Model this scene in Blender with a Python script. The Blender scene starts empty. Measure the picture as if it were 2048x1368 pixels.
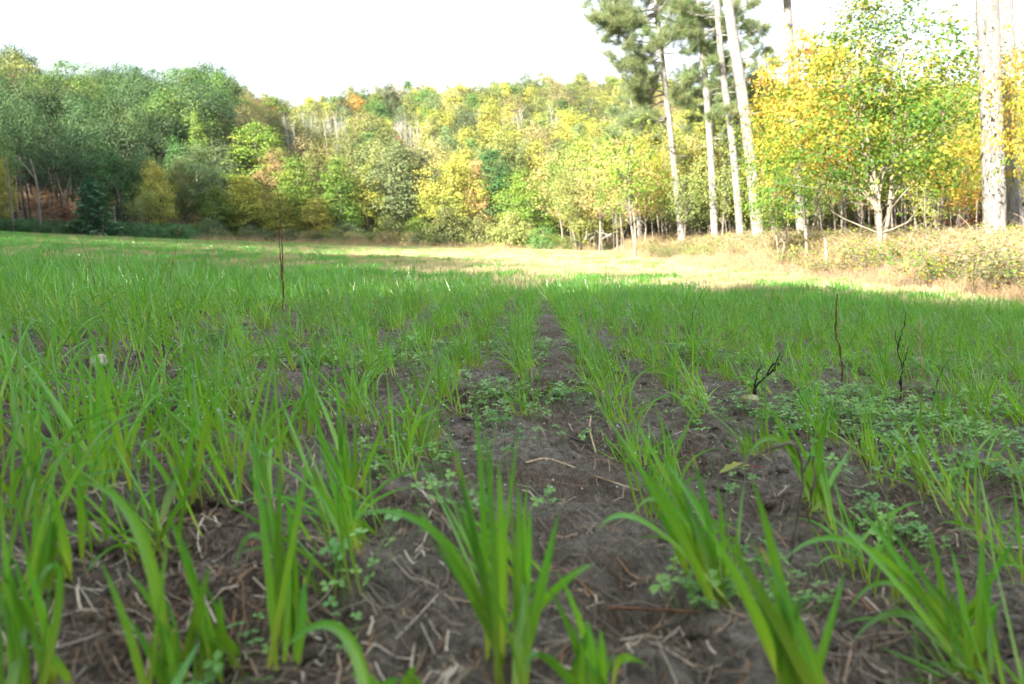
import bpy, math, random
import numpy as np
from mathutils import Matrix, Vector

S = bpy.context.scene
COL = S.collection
PI = math.pi
rad = math.radians

# ------------------------------------------------------------------ camera
F_MM, SENSOR = 28.0, 36.0
FPX = F_MM / SENSOR * 2048.0
EYE = np.array([0.0, 0.0, 0.40])
PITCH = math.atan((684 - 455) / FPX)
ROLL = rad(4.0)
cam_d = bpy.data.cameras.new("camera")
cam = bpy.data.objects.new("camera", cam_d)
COL.objects.link(cam)
cam_d.lens, cam_d.sensor_width = F_MM, SENSOR
cam_d.clip_start, cam_d.clip_end = 0.02, 3000
CAM_R = Matrix.Rotation(PI / 2 - PITCH, 4, 'X') @ Matrix.Rotation(-ROLL, 4, 'Z')
cam.matrix_world = Matrix.Translation(Vector(EYE)) @ CAM_R
cam_d.dof.use_dof = True
cam_d.dof.focus_distance = 2.7
cam_d.dof.aperture_fstop = 5.0
S.camera = cam

# ------------------------------------------------------------------ sky, sun, exposure
SUN_AZ, SUN_EL = rad(-144), rad(26)
world = bpy.data.worlds.new("World")
S.world = world
world.use_nodes = True
wn, wl = world.node_tree.nodes, world.node_tree.links
sky = wn.new('ShaderNodeTexSky')
sky.sky_type = 'NISHITA'
sky.sun_disc = False
sky.sun_elevation, sky.sun_rotation = SUN_EL, SUN_AZ
sky.air_density, sky.dust_density, sky.ozone_density = 1.0, 2.5, 1.0
bg = wn['Background']
bg.inputs['Strength'].default_value = 0.15
tc = wn.new('ShaderNodeTexCoord')
mp = wn.new('ShaderNodeMapping')
mp.inputs['Scale'].default_value = (1.0, 1.6, 5.0)
nz = wn.new('ShaderNodeTexNoise')
nz.inputs['Scale'].default_value = 1.6
nz.inputs['Detail'].default_value = 6
rp = wn.new('ShaderNodeValToRGB')
rp.color_ramp.elements[0].position, rp.color_ramp.elements[0].color = 0.30, (0.88,) * 3 + (1,)
rp.color_ramp.elements[1].position, rp.color_ramp.elements[1].color = 0.68, (1.0,) * 3 + (1,)
mx = wn.new('ShaderNodeMixRGB')
mx.inputs[2].default_value = (1.0, 1.09, 1.16, 1)          # thin high cloud veil
wl.new(tc.outputs['Generated'], mp.inputs[0]); wl.new(mp.outputs[0], nz.inputs['Vector'])
wl.new(nz.outputs[0], rp.inputs[0]); wl.new(rp.outputs[0], mx.inputs[0])
wl.new(sky.outputs[0], mx.inputs[1]); wl.new(mx.outputs[0], bg.inputs['Color'])

SUNDIR = np.array([math.sin(SUN_AZ) * math.cos(SUN_EL), math.cos(SUN_AZ) * math.cos(SUN_EL), math.sin(SUN_EL)])
sun_d = bpy.data.lights.new("sun", 'SUN')
sun_d.energy, sun_d.angle, sun_d.color = 2.4, rad(0.53), (1.0, 0.92, 0.78)
sun = bpy.data.objects.new("sun", sun_d)
COL.objects.link(sun)
sun.rotation_euler = Vector(SUNDIR).to_track_quat('Z', 'Y').to_euler()

vs = S.view_settings
vs.view_transform, vs.look, vs.gamma, vs.use_curve_mapping = 'Standard', 'None', 1.0, False
vs.exposure = 3.5
S.render.engine = 'CYCLES'
cy = S.cycles
cy.max_bounces, cy.diffuse_bounces, cy.glossy_bounces = 6, 3, 2
cy.transmission_bounces, cy.transparent_max_bounces, cy.volume_bounces = 4, 4, 1
cy.use_denoising = True
cy.caustics_reflective = cy.caustics_refractive = False
cy.sample_clamp_indirect = 6

# ------------------------------------------------------------------ maths helpers
RM = np.array(CAM_R.to_3x3())


def proj(p):
    c = RM.T @ (np.asarray(p, float) - EYE)
    return 1024 + FPX * c[0] / -c[2], 684 - FPX * c[1] / -c[2]


def ray(px, py):
    d = RM @ np.array([(px - 1024) / FPX, -(py - 684) / FPX, -1.0])
    return d / d[1]                      # unit step in Y


def at(px, py, Y):
    return EYE + ray(px, py) * Y


def hash2(ix, iy, seed):
    h = (ix.astype(np.int64) * 374761393 + iy.astype(np.int64) * 668265263 + seed * 974634527) & 0xffffffff
    h = ((h ^ (h >> 13)) * 1274126177) & 0xffffffff
    return ((h ^ (h >> 16)) & 0xffff) / 65535.0


def vnoise(x, y, seed=0):
    x, y = np.asarray(x, float), np.asarray(y, float)
    ix, iy = np.floor(x), np.floor(y)
    fx, fy = x - ix, y - iy
    fx, fy = fx * fx * (3 - 2 * fx), fy * fy * (3 - 2 * fy)
    a, b = hash2(ix, iy, seed), hash2(ix + 1, iy, seed)
    c, d = hash2(ix, iy + 1, seed), hash2(ix + 1, iy + 1, seed)
    return (a + (b - a) * fx) * (1 - fy) + (c + (d - c) * fx) * fy


def fbm(x, y, seed=0, oct=3):
    s, a, t = 0, 1.0, 0
    for k in range(oct):
        s = s + a * vnoise(x * 2 ** k, y * 2 ** k, seed + k); t += a; a *= .5
    return s / t


def sstep(a, b, x):
    t = np.clip((x - a) / (b - a), 0, 1)
    return t * t * (3 - 2 * t)


def G(x, y):
    """ground height of the land (no small clods)"""
    x, y = np.asarray(x, float), np.asarray(y, float)
    p = np.clip(.03 * y + .05 * x, -1.5, 60)
    z = -1.7 * (1 - np.exp(-p / 1.7)) - math.tan(ROLL) * np.clip(x, -160, 160)
    wob = .5 * np.sin(y * .35) + .3 * np.sin(y * .9 + 1)
    z = z + .5 * sstep(5.6, 8.4, x + wob) * sstep(4, 10, y) + .35 * sstep(9, 16, x) * sstep(14, 22, y)
    u = x / np.maximum(y, 1.0)
    left = sstep(-.18, -.32, u)
    y0 = 78 - 16 * left
    t = np.clip((y - y0) / (78 - 14 * left), 0, 1)
    rise = 19.0 - 1.0 * left + 1.2 * np.sin(x * .06 + .8) - 2.2 * sstep(-.16, -.22, u) * sstep(-.36, -.22, u)
    z = z + rise * (t * t * (3 - 2 * t) * .45 + t * .55)
    return z


def clod(x, y):
    x, y = np.asarray(x, float), np.asarray(y, float)
    r = np.hypot(x, y)
    k = np.exp(-(r / 5.0) ** 2)
    a = (fbm(x * 8, y * 8, 3, 3) - .5) * .085 + (np.abs(fbm(x * 19, y * 19, 7, 3) - .5)) * .055 + (fbm(x * 46, y * 46, 17, 2) - .5) * .014
    return k * a + (fbm(x * 2.2, y * 2.2, 11, 2) - .5) * .05 * np.exp(-(r / 14.0) ** 2)


def gz(x, y):
    return G(x, y) + clod(x, y)


def hit(px, py, top=400.0):
    """where the sight line of a photo pixel meets the ground"""
    d = ray(px, py)
    Y = np.concatenate([np.linspace(.25, 6, 1200), np.geomspace(6, top, 3000)])
    P = EYE[None] + d[None] * Y[:, None]
    below = P[:, 2] < gz(P[:, 0], P[:, 1])
    i = int(np.argmax(below)) if below.any() else -1
    q = P[i].copy(); q[2] = float(gz(q[0], q[1]))
    return q


def stand(px, Y):
    """ground point at depth Y that shows in column px"""
    x = (px - 1024) / FPX * Y
    for _ in range(12):
        z = float(gz(x, Y))
        x += (px - proj((x, Y, z))[0]) / FPX * Y
    return np.array([x, Y, float(gz(x, Y))])


def height_to(p, py):
    lo, hi = 0.0, 90.0
    for _ in range(40):
        m = (lo + hi) / 2
        if proj(p + np.array([0, 0, m]))[1] > py: lo = m
        else: hi = m
    return lo

# ------------------------------------------------------------------ object helpers


def link(o, parent=None):
    COL.objects.link(o)
    if parent is not None: o.parent = parent
    return o


def mk(name, V, F, attrs=None, smooth=False):
    """mesh from numpy verts and a list of face arrays (each n x k)"""
    me = bpy.data.meshes.new(name)
    V = np.ascontiguousarray(V, dtype=np.float32)
    if not isinstance(F, (list, tuple)): F = [F]
    F = [np.asarray(f, dtype=np.int32) for f in F if len(f)]
    tot = np.concatenate([np.full(len(f), f.shape[1], np.int32) for f in F])
    loops = np.concatenate([f.ravel() for f in F])
    me.vertices.add(len(V)); me.vertices.foreach_set('co', V.ravel())
    me.loops.add(len(loops)); me.loops.foreach_set('vertex_index', loops)
    me.polygons.add(len(tot))
    st = np.concatenate([[0], np.cumsum(tot)[:-1]]).astype(np.int32)
    me.polygons.foreach_set('loop_start', st)
    me.polygons.foreach_set('loop_total', tot)
    me.polygons.foreach_set('use_smooth', np.full(len(tot), smooth))
    me.update(calc_edges=True)
    for k, a in (attrs or {}).items():
        at_ = me.attributes.new(k, 'FLOAT', 'POINT')
        at_.data.foreach_set('value', np.asarray(a, np.float32))
    return me


def obj(name, me, m=None, parent=None):
    o = bpy.data.objects.new(name, me)
    if m is not None:
        if me.materials: me.materials.clear()
        me.materials.append(m)
    return link(o, parent)


def tag(o, label=None, cat=None, group=None, kind=None):
    if label: o['label'] = label
    if cat: o['category'] = cat
    if group: o['group'] = group
    if kind: o['kind'] = kind
    return o


def thing(name, label, cat, loc, group=None, rz=0.0):
    o = bpy.data.objects.new(name, None)
    o.empty_display_size = .1
    link(o); o.location = Vector([float(c) for c in loc]); o.rotation_euler = (0, 0, rz)
    return tag(o, label, cat, group)


class MB:
    """collects pieces into one mesh"""
    def __init__(s): s.v, s.f, s.a, s.b, s.n = [], {}, [], [], 0
    def add(s, V, F, a=0.0, b=0.0):
        V = np.asarray(V, float)
        s.b.append(np.broadcast_to(np.asarray(b, float), (len(V),)))
        s.v.append(V); s.a.append(np.broadcast_to(np.asarray(a, float), (len(V),)))
        for f in (F if isinstance(F, list) else [F]):
            f = np.asarray(f)
            if len(f): s.f.setdefault(f.shape[1], []).append(f + s.n)
        s.n += len(V)
    def mesh(s, name, smooth=False):
        return mk(name, np.concatenate(s.v), [np.concatenate(x) for x in s.f.values()], {'lv': np.concatenate(s.a), 'rib': np.concatenate(s.b)}, smooth)


def tube(path, radii, seg=8, cap=True, rough=0.0, rng=None):
    P = np.asarray(path, float); n = len(P)
    T = np.gradient(P, axis=0); T /= np.linalg.norm(T, axis=1)[:, None] + 1e-9
    ref = np.array([0.31, 0.95, 0.05]) if abs(T[:, 2]).mean() > .6 else np.array([0.02, 0.1, 1.0])
    A = np.cross(T, ref); A /= np.linalg.norm(A, axis=1)[:, None] + 1e-9
    B = np.cross(T, A)
    an = np.linspace(0, 2 * PI, seg, endpoint=False)
    R = np.asarray(radii, float)[:, None] * np.ones(seg)[None]
    if rough and rng is not None: R = R * (1 + rough * rng.standard_normal(R.shape))
    V = P[:, None] + R[..., None] * (np.cos(an)[None, :, None] * A[:, None] + np.sin(an)[None, :, None] * B[:, None])
    V = V.reshape(-1, 3)
    i = np.arange(n - 1)[:, None] * seg; j = np.arange(seg)[None]; k = (j + 1) % seg
    F = np.stack([i + j, i + k, i + seg + k, i + seg + j], -1).reshape(-1, 4)
    fs = [F]
    if cap:
        V = np.vstack([V, P[-1] + T[-1] * R[-1, 0] * .3])
        top = (n - 1) * seg
        fs.append(np.stack([top + np.arange(seg), top + (np.arange(seg) + 1) % seg, np.full(seg, n * seg)], -1))
    return V, fs


def bez(p0, p1, p2, n):
    t = np.linspace(0, 1, n)[:, None]
    return (1 - t) ** 2 * np.asarray(p0) + 2 * t * (1 - t) * np.asarray(p1) + t * t * np.asarray(p2)


def catmull(pts, n):
    P = np.asarray(pts, float)
    if len(P) < 3: return P[0] + (P[-1] - P[0]) * np.linspace(0, 1, n)[:, None]
    d = np.concatenate([[0], np.cumsum(np.linalg.norm(np.diff(P, axis=0), axis=1))])
    u = np.linspace(0, d[-1], n)
    Q = np.vstack([2 * P[0] - P[1], P, 2 * P[-1] - P[-2]])
    out = []
    for x in u:
        i = min(np.searchsorted(d, x, 'right') - 1, len(P) - 2)
        t = (x - d[i]) / (d[i + 1] - d[i] + 1e-9)
        a, b, c, e = Q[i], Q[i + 1], Q[i + 2], Q[i + 3]
        out.append(.5 * (2 * b + (c - a) * t + (2 * a - 5 * b + 4 * c - e) * t * t + (3 * b - a - 3 * c + e) * t ** 3))
    return np.array(out)


def scatter(C, N, size, tv, tf, rng, spin=True):
    """copies of a small template (tv, tf) at centres C facing N"""
    n = len(C)
    N = N / (np.linalg.norm(N, axis=1)[:, None] + 1e-9)
    r = rng.standard_normal((n, 3))
    U = np.cross(N, r); U /= np.linalg.norm(U, axis=1)[:, None] + 1e-9
    W = np.cross(N, U)
    s = np.broadcast_to(np.asarray(size, float), (n,))[:, None, None]
    V = C[:, None] + s * (tv[None, :, 0:1] * U[:, None] + tv[None, :, 1:2] * W[:, None] + tv[None, :, 2:3] * N[:, None])
    k = len(tv)
    F = [(np.arange(n)[:, None, None] * k + f[None]).reshape(-1, f.shape[1]) for f in tf]
    return V.reshape(-1, 3), F, k


DIAMOND = (np.array([[0, -.55, .0], [.30, 0, .10], [0, .55, 0], [-.30, 0, .10]]), [np.array([[0, 1, 2], [0, 2, 3]])])
_a = [(-90, .14), (-40, .42), (-12, .30), (18, .55), (48, .30), (90, .62), (132, .30), (162, .55), (192, .30), (220, .42)]
MAPLE = (np.array([[0, 0, -.07]] + [[r * math.cos(rad(d)), r * math.sin(rad(d)), .05 * (i % 2)] for i, (d, r) in enumerate(_a)]),
         [np.array([[0, i + 1, (i + 1) % 10 + 1] for i in range(10)])])

# ------------------------------------------------------------------ materials


def nodes(name):
    m = bpy.data.materials.new(name)
    m.use_nodes = True
    nt = m.node_tree
    nt.nodes.clear()
    out = nt.nodes.new('ShaderNodeOutputMaterial')
    return m, nt.nodes, nt.links, out


def ramp(nn, cols, pos=None):
    r = nn.new('ShaderNodeValToRGB')
    cr = r.color_ramp
    while len(cr.elements) < len(cols): cr.elements.new(.5)
    for i, c in enumerate(cols):
        cr.elements[i].position = pos[i] if pos else i / (len(cols) - 1)
        cr.elements[i].color = (*c, 1)
    return r


def leaf_mat(name, cols, trans=.28, rough=.55, spec=.35, jitter=.12, pos=None, tboost=(1.25, 1.2, .8)):
    m, nn, nl, out = nodes(name)
    a = nn.new('ShaderNodeAttribute'); a.attribute_name = 'lv'
    r = ramp(nn, cols, pos)
    nl.new(a.outputs['Fac'], r.inputs[0])
    if 'blade' in name:                                   # paler midrib and faint veins along the leaf
        ar = nn.new('ShaderNodeAttribute'); ar.attribute_name = 'rib'
        vein = ramp(nn, [(.92,) * 3, (1.04,) * 3, (.92,) * 3, (1.05,) * 3, (.95,) * 3, (1.35, 1.28, 1.2)], [.0, .22, .4, .58, .78, .95])
        nl.new(ar.outputs['Fac'], vein.inputs[0])
        vm = nn.new('ShaderNodeMixRGB'); vm.blend_type = 'MULTIPLY'; vm.inputs[0].default_value = 1
        nl.new(r.outputs[0], vm.inputs[1]); nl.new(vein.outputs[0], vm.inputs[2]); r = vm
    oi = nn.new('ShaderNodeObjectInfo')
    mr = nn.new('ShaderNodeMapRange'); mr.inputs['To Min'].default_value, mr.inputs['To Max'].default_value = 1 - jitter * 2, 1 + jitter * 2
    nl.new(oi.outputs['Random'], mr.inputs['Value'])
    mh = nn.new('ShaderNodeMath'); mh.operation = 'MULTIPLY_ADD'
    mh.inputs[1].default_value, mh.inputs[2].default_value = jitter * .16, .5 - jitter * .08
    md = nn.new('ShaderNodeMath'); md.operation = 'FRACT'
    mm = nn.new('ShaderNodeMath'); mm.operation = 'MULTIPLY'; mm.inputs[1].default_value = 7.3
    nl.new(oi.outputs['Random'], mm.inputs[0]); nl.new(mm.outputs[0], md.inputs[0]); nl.new(md.outputs[0], mh.inputs[0])
    hs = nn.new('ShaderNodeHueSaturation')
    nl.new(mh.outputs[0], hs.inputs['Hue']); nl.new(mr.outputs[0], hs.inputs['Value']); nl.new(r.outputs[0], hs.inputs['Color'])
    b = nn.new('ShaderNodeBsdfPrincipled')
    b.inputs['Roughness'].default_value = rough
    b.inputs['Specular IOR Level'].default_value = spec
    nl.new(hs.outputs[0], b.inputs['Base Color'])
    t = nn.new('ShaderNodeBsdfTranslucent')
    mu = nn.new('ShaderNodeMixRGB'); mu.blend_type = 'MULTIPLY'; mu.inputs[0].default_value = 1
    mu.inputs[2].default_value = (*tboost, 1)
    nl.new(hs.outputs[0], mu.inputs[1]); nl.new(mu.outputs[0], t.inputs['Color'])
    mix = nn.new('ShaderNodeMixShader'); mix.inputs[0].default_value = trans
    nl.new(b.outputs[0], mix.inputs[1]); nl.new(t.outputs[0], mix.inputs[2]); nl.new(mix.outputs[0], out.inputs['Surface'])
    return m


def bark_mat(name, c1, c2, c3, scale=6.0, bump=.6, stretch=(1, 1, .22), rough=.9):
    m, nn, nl, out = nodes(name)
    tc = nn.new('ShaderNodeTexCoord')
    mp = nn.new('ShaderNodeMapping'); mp.inputs['Scale'].default_value = stretch
    nl.new(tc.outputs['Object'], mp.inputs[0])
    v = nn.new('ShaderNodeTexVoronoi'); v.feature = 'DISTANCE_TO_EDGE'; v.inputs['Scale'].default_value = scale * 2.2
    n1 = nn.new('ShaderNodeTexNoise'); n1.inputs['Scale'].default_value = scale; n1.inputs['Detail'].default_value = 6
    n1.inputs['Roughness'].default_value = .7
    nl.new(mp.outputs[0], n1.inputs['Vector'])
    ad = nn.new('ShaderNodeMixRGB'); ad.inputs[0].default_value = .12
    nl.new(mp.outputs[0], ad.inputs[1]); nl.new(n1.outputs['Color'], ad.inputs[2]); nl.new(ad.outputs[0], v.inputs['Vector'])
    r = ramp(nn, (c1, c2, c3), (.30, .5, .68)); nl.new(n1.outputs[0], r.inputs[0])
    cr = ramp(nn, ((.35, .33, .32), (1, 1, 1)), (0, .12)); nl.new(v.outputs['Distance'], cr.inputs[0])
    mu = nn.new('ShaderNodeMixRGB'); mu.blend_type = 'MULTIPLY'; mu.inputs[0].default_value = .25
    nl.new(r.outputs[0], mu.inputs[1]); nl.new(cr.outputs[0], mu.inputs[2])
    b = nn.new('ShaderNodeBsdfPrincipled'); b.inputs['Roughness'].default_value = rough
    b.inputs['Specular IOR Level'].default_value = .2
    nl.new(mu.outputs[0], b.inputs['Base Color'])
    bp = nn.new('ShaderNodeBump'); bp.inputs['Strength'].default_value = bump; bp.inputs['Distance'].default_value = .03
    sm = nn.new('ShaderNodeMath'); sm.operation = 'ADD'
    nl.new(cr.outputs[0], sm.inputs[0]); nl.new(n1.outputs[0], sm.inputs[1]); nl.new(sm.outputs[0], bp.inputs['Height'])
    nl.new(bp.outputs[0], b.inputs['Normal']); nl.new(b.outputs[0], out.inputs['Surface'])
    return m


def plain_mat(name, cols, rough=.85, scale=30, spec=.2, bump=.3, use_lv=False):
    m, nn, nl, out = nodes(name)
    tc = nn.new('ShaderNodeTexCoord')
    n1 = nn.new('ShaderNodeTexNoise'); n1.inputs['Scale'].default_value = scale; n1.inputs['Detail'].default_value = 5
    nl.new(tc.outputs['Object'], n1.inputs['Vector'])
    r = ramp(nn, cols, None if use_lv else [.3 + .4 * i / (len(cols) - 1) for i in range(len(cols))])
    if use_lv:
        a = nn.new('ShaderNodeAttribute'); a.attribute_name = 'lv'; nl.new(a.outputs['Fac'], r.inputs[0])
    else:
        nl.new(n1.outputs[0], r.inputs[0])
    b = nn.new('ShaderNodeBsdfPrincipled'); b.inputs['Roughness'].default_value = rough
    b.inputs['Specular IOR Level'].default_value = spec
    nl.new(r.outputs[0], b.inputs['Base Color'])
    bp = nn.new('ShaderNodeBump'); bp.inputs['Strength'].default_value = bump; bp.inputs['Distance'].default_value = .01
    nl.new(n1.outputs[0], bp.inputs['Height']); nl.new(bp.outputs[0], b.inputs['Normal'])
    nl.new(b.outputs[0], out.inputs['Surface'])
    return m


M = {}
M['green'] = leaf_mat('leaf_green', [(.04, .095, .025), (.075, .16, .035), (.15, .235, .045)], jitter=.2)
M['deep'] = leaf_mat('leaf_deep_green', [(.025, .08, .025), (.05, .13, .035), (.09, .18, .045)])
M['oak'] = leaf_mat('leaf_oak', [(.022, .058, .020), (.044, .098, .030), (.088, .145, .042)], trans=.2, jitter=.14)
M['olive'] = leaf_mat('leaf_olive', [(.085, .125, .035), (.16, .19, .05), (.27, .26, .075)], jitter=.2)
M['sage'] = leaf_mat('leaf_grey_green', [(.065, .105, .045), (.11, .155, .06), (.18, .215, .085)], jitter=.2)
M['lime'] = leaf_mat('leaf_lime', [(.07, .155, .022), (.14, .235, .032), (.27, .29, .045)])
M['gold'] = leaf_mat('leaf_gold', [(.13, .20, .035), (.26, .30, .05), (.44, .40, .08), (.48, .34, .07)])
M['yellow'] = leaf_mat('leaf_yellow', [(.18, .26, .04), (.36, .37, .06), (.52, .46, .09)])
M['orange'] = leaf_mat('leaf_orange', [(.24, .20, .04), (.42, .27, .05), (.48, .22, .06)])
M['peach'] = leaf_mat('leaf_peach', [(.24, .22, .08), (.38, .29, .12), (.42, .25, .12)])
M['red'] = leaf_mat('leaf_red', [(.14, .10, .03), (.27, .085, .035), (.32, .12, .05)])
M['rust'] = leaf_mat('leaf_rust', [(.10, .06, .02), (.18, .08, .03), (.16, .05, .03)])
M['tan'] = leaf_mat('leaf_tan', [(.17, .18, .065), (.30, .26, .11), (.42, .34, .16)], jitter=.18)
M['maple_mix'] = leaf_mat('leaf_maple_green_gold', [(.06, .16, .022), (.13, .25, .03), (.31, .34, .045), (.50, .38, .05), (.50, .24, .04)], trans=.42, pos=[0, .4, .62, .82, 1])
M['maple_gold'] = leaf_mat('leaf_maple_gold_orange', [(.10, .19, .025), (.26, .31, .035), (.50, .37, .05), (.54, .28, .05), (.46, .15, .04)], trans=.42)
M['maple_yellow'] = leaf_mat('leaf_maple_yellow', [(.14, .24, .03), (.30, .34, .05), (.50, .44, .07), (.52, .36, .07)], trans=.38)
M['needle'] = leaf_mat('pine_needles', [(.09, .15, .07), (.16, .225, .09), (.20, .25, .11), (.28, .25, .12)], trans=.28, rough=.5)
M['fir'] = leaf_mat('fir_needles', [(.06, .17, .09), (.10, .24, .12), (.14, .28, .12)], trans=.1)
M['rye'] = leaf_mat('grass_blade', [(.38, .42, .08), (.19, .36, .034), (.12, .305, .033), (.09, .265, .046), (.095, .25, .066), (.42, .38, .09), (.40, .24, .09)], trans=.44, rough=.30, spec=.7, jitter=.15, pos=[0, .22, .45, .7, .86, .94, 1.0], tboost=(1.2, 1.2, .55))
M['rye_dry'] = leaf_mat('grass_blade_dry', [(.20, .27, .07), (.32, .34, .13), (.45, .40, .22), (.52, .45, .28)], trans=.25, rough=.6)
M['clover'] = leaf_mat('clover_leaf', [(.09, .23, .055), (.14, .30, .075), (.22, .38, .09)], trans=.35, rough=.45, spec=.4)
M['fern'] = leaf_mat('fern_green', [(.03, .10, .03), (.05, .14, .04), (.09, .17, .04)])
M['straw'] = leaf_mat('dry_grass', [(.20, .12, .065), (.34, .23, .13), (.42, .31, .19), (.47, .37, .25)], trans=.25, rough=.7)
M['litter'] = plain_mat('dead_straw', [(.035, .028, .02), (.09, .073, .052), (.15, .125, .09), (.17, .085, .038), (.40, .345, .265)], use_lv=True, rough=.75, spec=.3)
M['pine_bark'] = bark_mat('pine_bark', (.16, .147, .135), (.27, .253, .237), (.37, .352, .335), scale=11, bump=.8)
M['pale_bark'] = bark_mat('pale_bark', (.15, .125, .095), (.28, .245, .195), (.38, .35, .30), scale=9, bump=.3)
M['grey_bark'] = bark_mat('grey_bark', (.12, .10, .085), (.21, .185, .16), (.30, .27, .24), scale=8)
M['dark_bark'] = bark_mat('dark_bark', (.035, .03, .026), (.065, .055, .048), (.10, .09, .075), scale=8)
M['bare'] = bark_mat('bare_wood', (.19, .18, .165), (.29, .275, .255), (.38, .365, .345), scale=8, bump=.2)
M['stalk'] = plain_mat('dry_stalk', [(.05, .025, .016), (.12, .055, .03), (.20, .11, .06)], scale=40)
M['greystalk'] = plain_mat('grey_stalk', [(.05, .04, .034), (.10, .08, .066), (.16, .13, .11)], scale=50)
M['burnt'] = plain_mat('charred_stalk', [(.008, .008, .009), (.018, .017, .018), (.04, .036, .035)], scale=60, rough=.6)
M['tanstalk'] = plain_mat('tan_stalk', [(.22, .15, .08), (.36, .27, .16), (.46, .37, .25)], scale=40)
M['stone'] = plain_mat('pale_stone', [(.30, .24, .20), (.46, .39, .34), (.55, .50, .46)], scale=14, bump=.5)
M['dew'] = plain_mat('dew_drop', [(.75, .8, .82), (.8, .85, .88)], rough=.04, spec=1.0, bump=0)
M['fallen'] = leaf_mat('fallen_leaf', [(.22, .27, .05), (.32, .33, .06), (.36, .34, .08)], trans=.3)


M['rye_dew_sheen'] = leaf_mat('grass_blade_dew_sheen', [(.32, .42, .075), (.20, .41, .055), (.145, .37, .06), (.12, .34, .085), (.14, .33, .12), (.42, .38, .12), (.40, .26, .12)], trans=.44, rough=.28, spec=.8, jitter=.10, pos=[0, .22, .45, .7, .86, .94, 1.0], tboost=(1.2, 1.2, .6))  # sky sheen on dewy blades put into a paler, bluer base colour


def ground_mat():
    m, nn, nl, out = nodes('field_soil')
    tc = nn.new('ShaderNodeTexCoord')
    a = nn.new('ShaderNodeAttribute'); a.attribute_name = 'zone'        # 0 bare soil, .5 sown field, 1 wood floor
    n1 = nn.new('ShaderNodeTexNoise'); n1.inputs['Scale'].default_value = 55; n1.inputs['Detail'].default_value = 8; n1.inputs['Roughness'].default_value = .72
    n2 = nn.new('ShaderNodeTexNoise'); n2.inputs['Scale'].default_value = 3.5; n2.inputs['Detail'].default_value = 5
    mp = nn.new('ShaderNodeMapping'); mp.inputs['Scale'].default_value = (60, 18, 30); mp.inputs['Rotation'].default_value = (0, 0, .5)
    n3 = nn.new('ShaderNodeTexNoise'); n3.inputs['Scale'].default_value = 2.0; n3.inputs['Detail'].default_value = 4
    n3.inputs['Distortion'].default_value = 2.5
    nl.new(tc.outputs['Object'], mp.inputs[0]); nl.new(mp.outputs[0], n3.inputs['Vector'])
    for n in (n1, n2): nl.new(tc.outputs['Object'], n.inputs['Vector'])
    soil = ramp(nn, [(.034, .028, .021), (.135, .113, .088), (.25, .215, .172), (.36, .32, .265)], [.28, .45, .6, .78])
    nl.new(n1.outputs[0], soil.inputs[0])
    straw = ramp(nn, [(.04, .028, .018), (.125, .085, .05), (.24, .20, .15)], [.4, .55, .7])
    nl.new(n3.outputs[0], straw.inputs[0])
    f2 = ramp(nn, [(0, 0, 0), (1, 1, 1)], [.42, .62]); nl.new(n2.outputs[0], f2.inputs[0])
    mx1 = nn.new('ShaderNodeMixRGB'); nl.new(f2.outputs[0], mx1.inputs[0]); nl.new(soil.outputs[0], mx1.inputs[1]); nl.new(straw.outputs[0], mx1.inputs[2])
    n4 = nn.new('ShaderNodeTexNoise'); n4.inputs['Scale'].default_value = .9; n4.inputs['Detail'].default_value = 6
    nl.new(tc.outputs['Object'], n4.inputs['Vector'])
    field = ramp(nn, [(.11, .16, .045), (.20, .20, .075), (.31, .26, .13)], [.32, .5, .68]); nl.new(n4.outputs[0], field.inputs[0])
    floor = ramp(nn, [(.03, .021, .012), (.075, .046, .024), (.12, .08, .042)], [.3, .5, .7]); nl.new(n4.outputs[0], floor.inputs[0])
    z1 = nn.new('ShaderNodeMapRange'); z1.inputs['From Min'].default_value, z1.inputs['From Max'].default_value = 0, .5
    z2 = nn.new('ShaderNodeMapRange'); z2.inputs['From Min'].default_value, z2.inputs['From Max'].default_value = .5, 1
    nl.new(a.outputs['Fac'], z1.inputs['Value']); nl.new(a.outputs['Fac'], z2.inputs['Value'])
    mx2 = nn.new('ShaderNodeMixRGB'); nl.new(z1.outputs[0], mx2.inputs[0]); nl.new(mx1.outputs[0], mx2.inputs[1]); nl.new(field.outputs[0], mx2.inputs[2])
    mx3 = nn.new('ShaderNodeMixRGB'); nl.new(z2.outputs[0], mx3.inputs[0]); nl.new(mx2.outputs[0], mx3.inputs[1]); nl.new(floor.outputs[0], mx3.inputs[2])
    b = nn.new('ShaderNodeBsdfPrincipled'); b.inputs['Roughness'].default_value = .88; b.inputs['Specular IOR Level'].default_value = .25
    nl.new(mx3.outputs[0], b.inputs['Base Color'])
    ad = nn.new('ShaderNodeMath'); ad.operation = 'ADD'; nl.new(n1.outputs[0], ad.inputs[0]); nl.new(n3.outputs[0], ad.inputs[1])
    bp = nn.new('ShaderNodeBump'); bp.inputs['Strength'].default_value = 1.0; bp.inputs['Distance'].default_value = .02
    nl.new(ad.outputs[0], bp.inputs['Height']); nl.new(bp.outputs[0], b.inputs['Normal'])
    nl.new(b.outputs[0], out.inputs['Surface'])
    return m


# ------------------------------------------------------------------ ground
def axis(lo, hi, fine_lo, fine_hi, step, grow):
    c = list(np.arange(fine_lo, fine_hi, step)); s = step; x = c[-1]
    while x < hi: s *= grow; x += s; c.append(x)
    s = step; x = c[0]
    while x > lo: s *= grow; x -= s; c.insert(0, x)
    return np.array(c)


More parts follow.
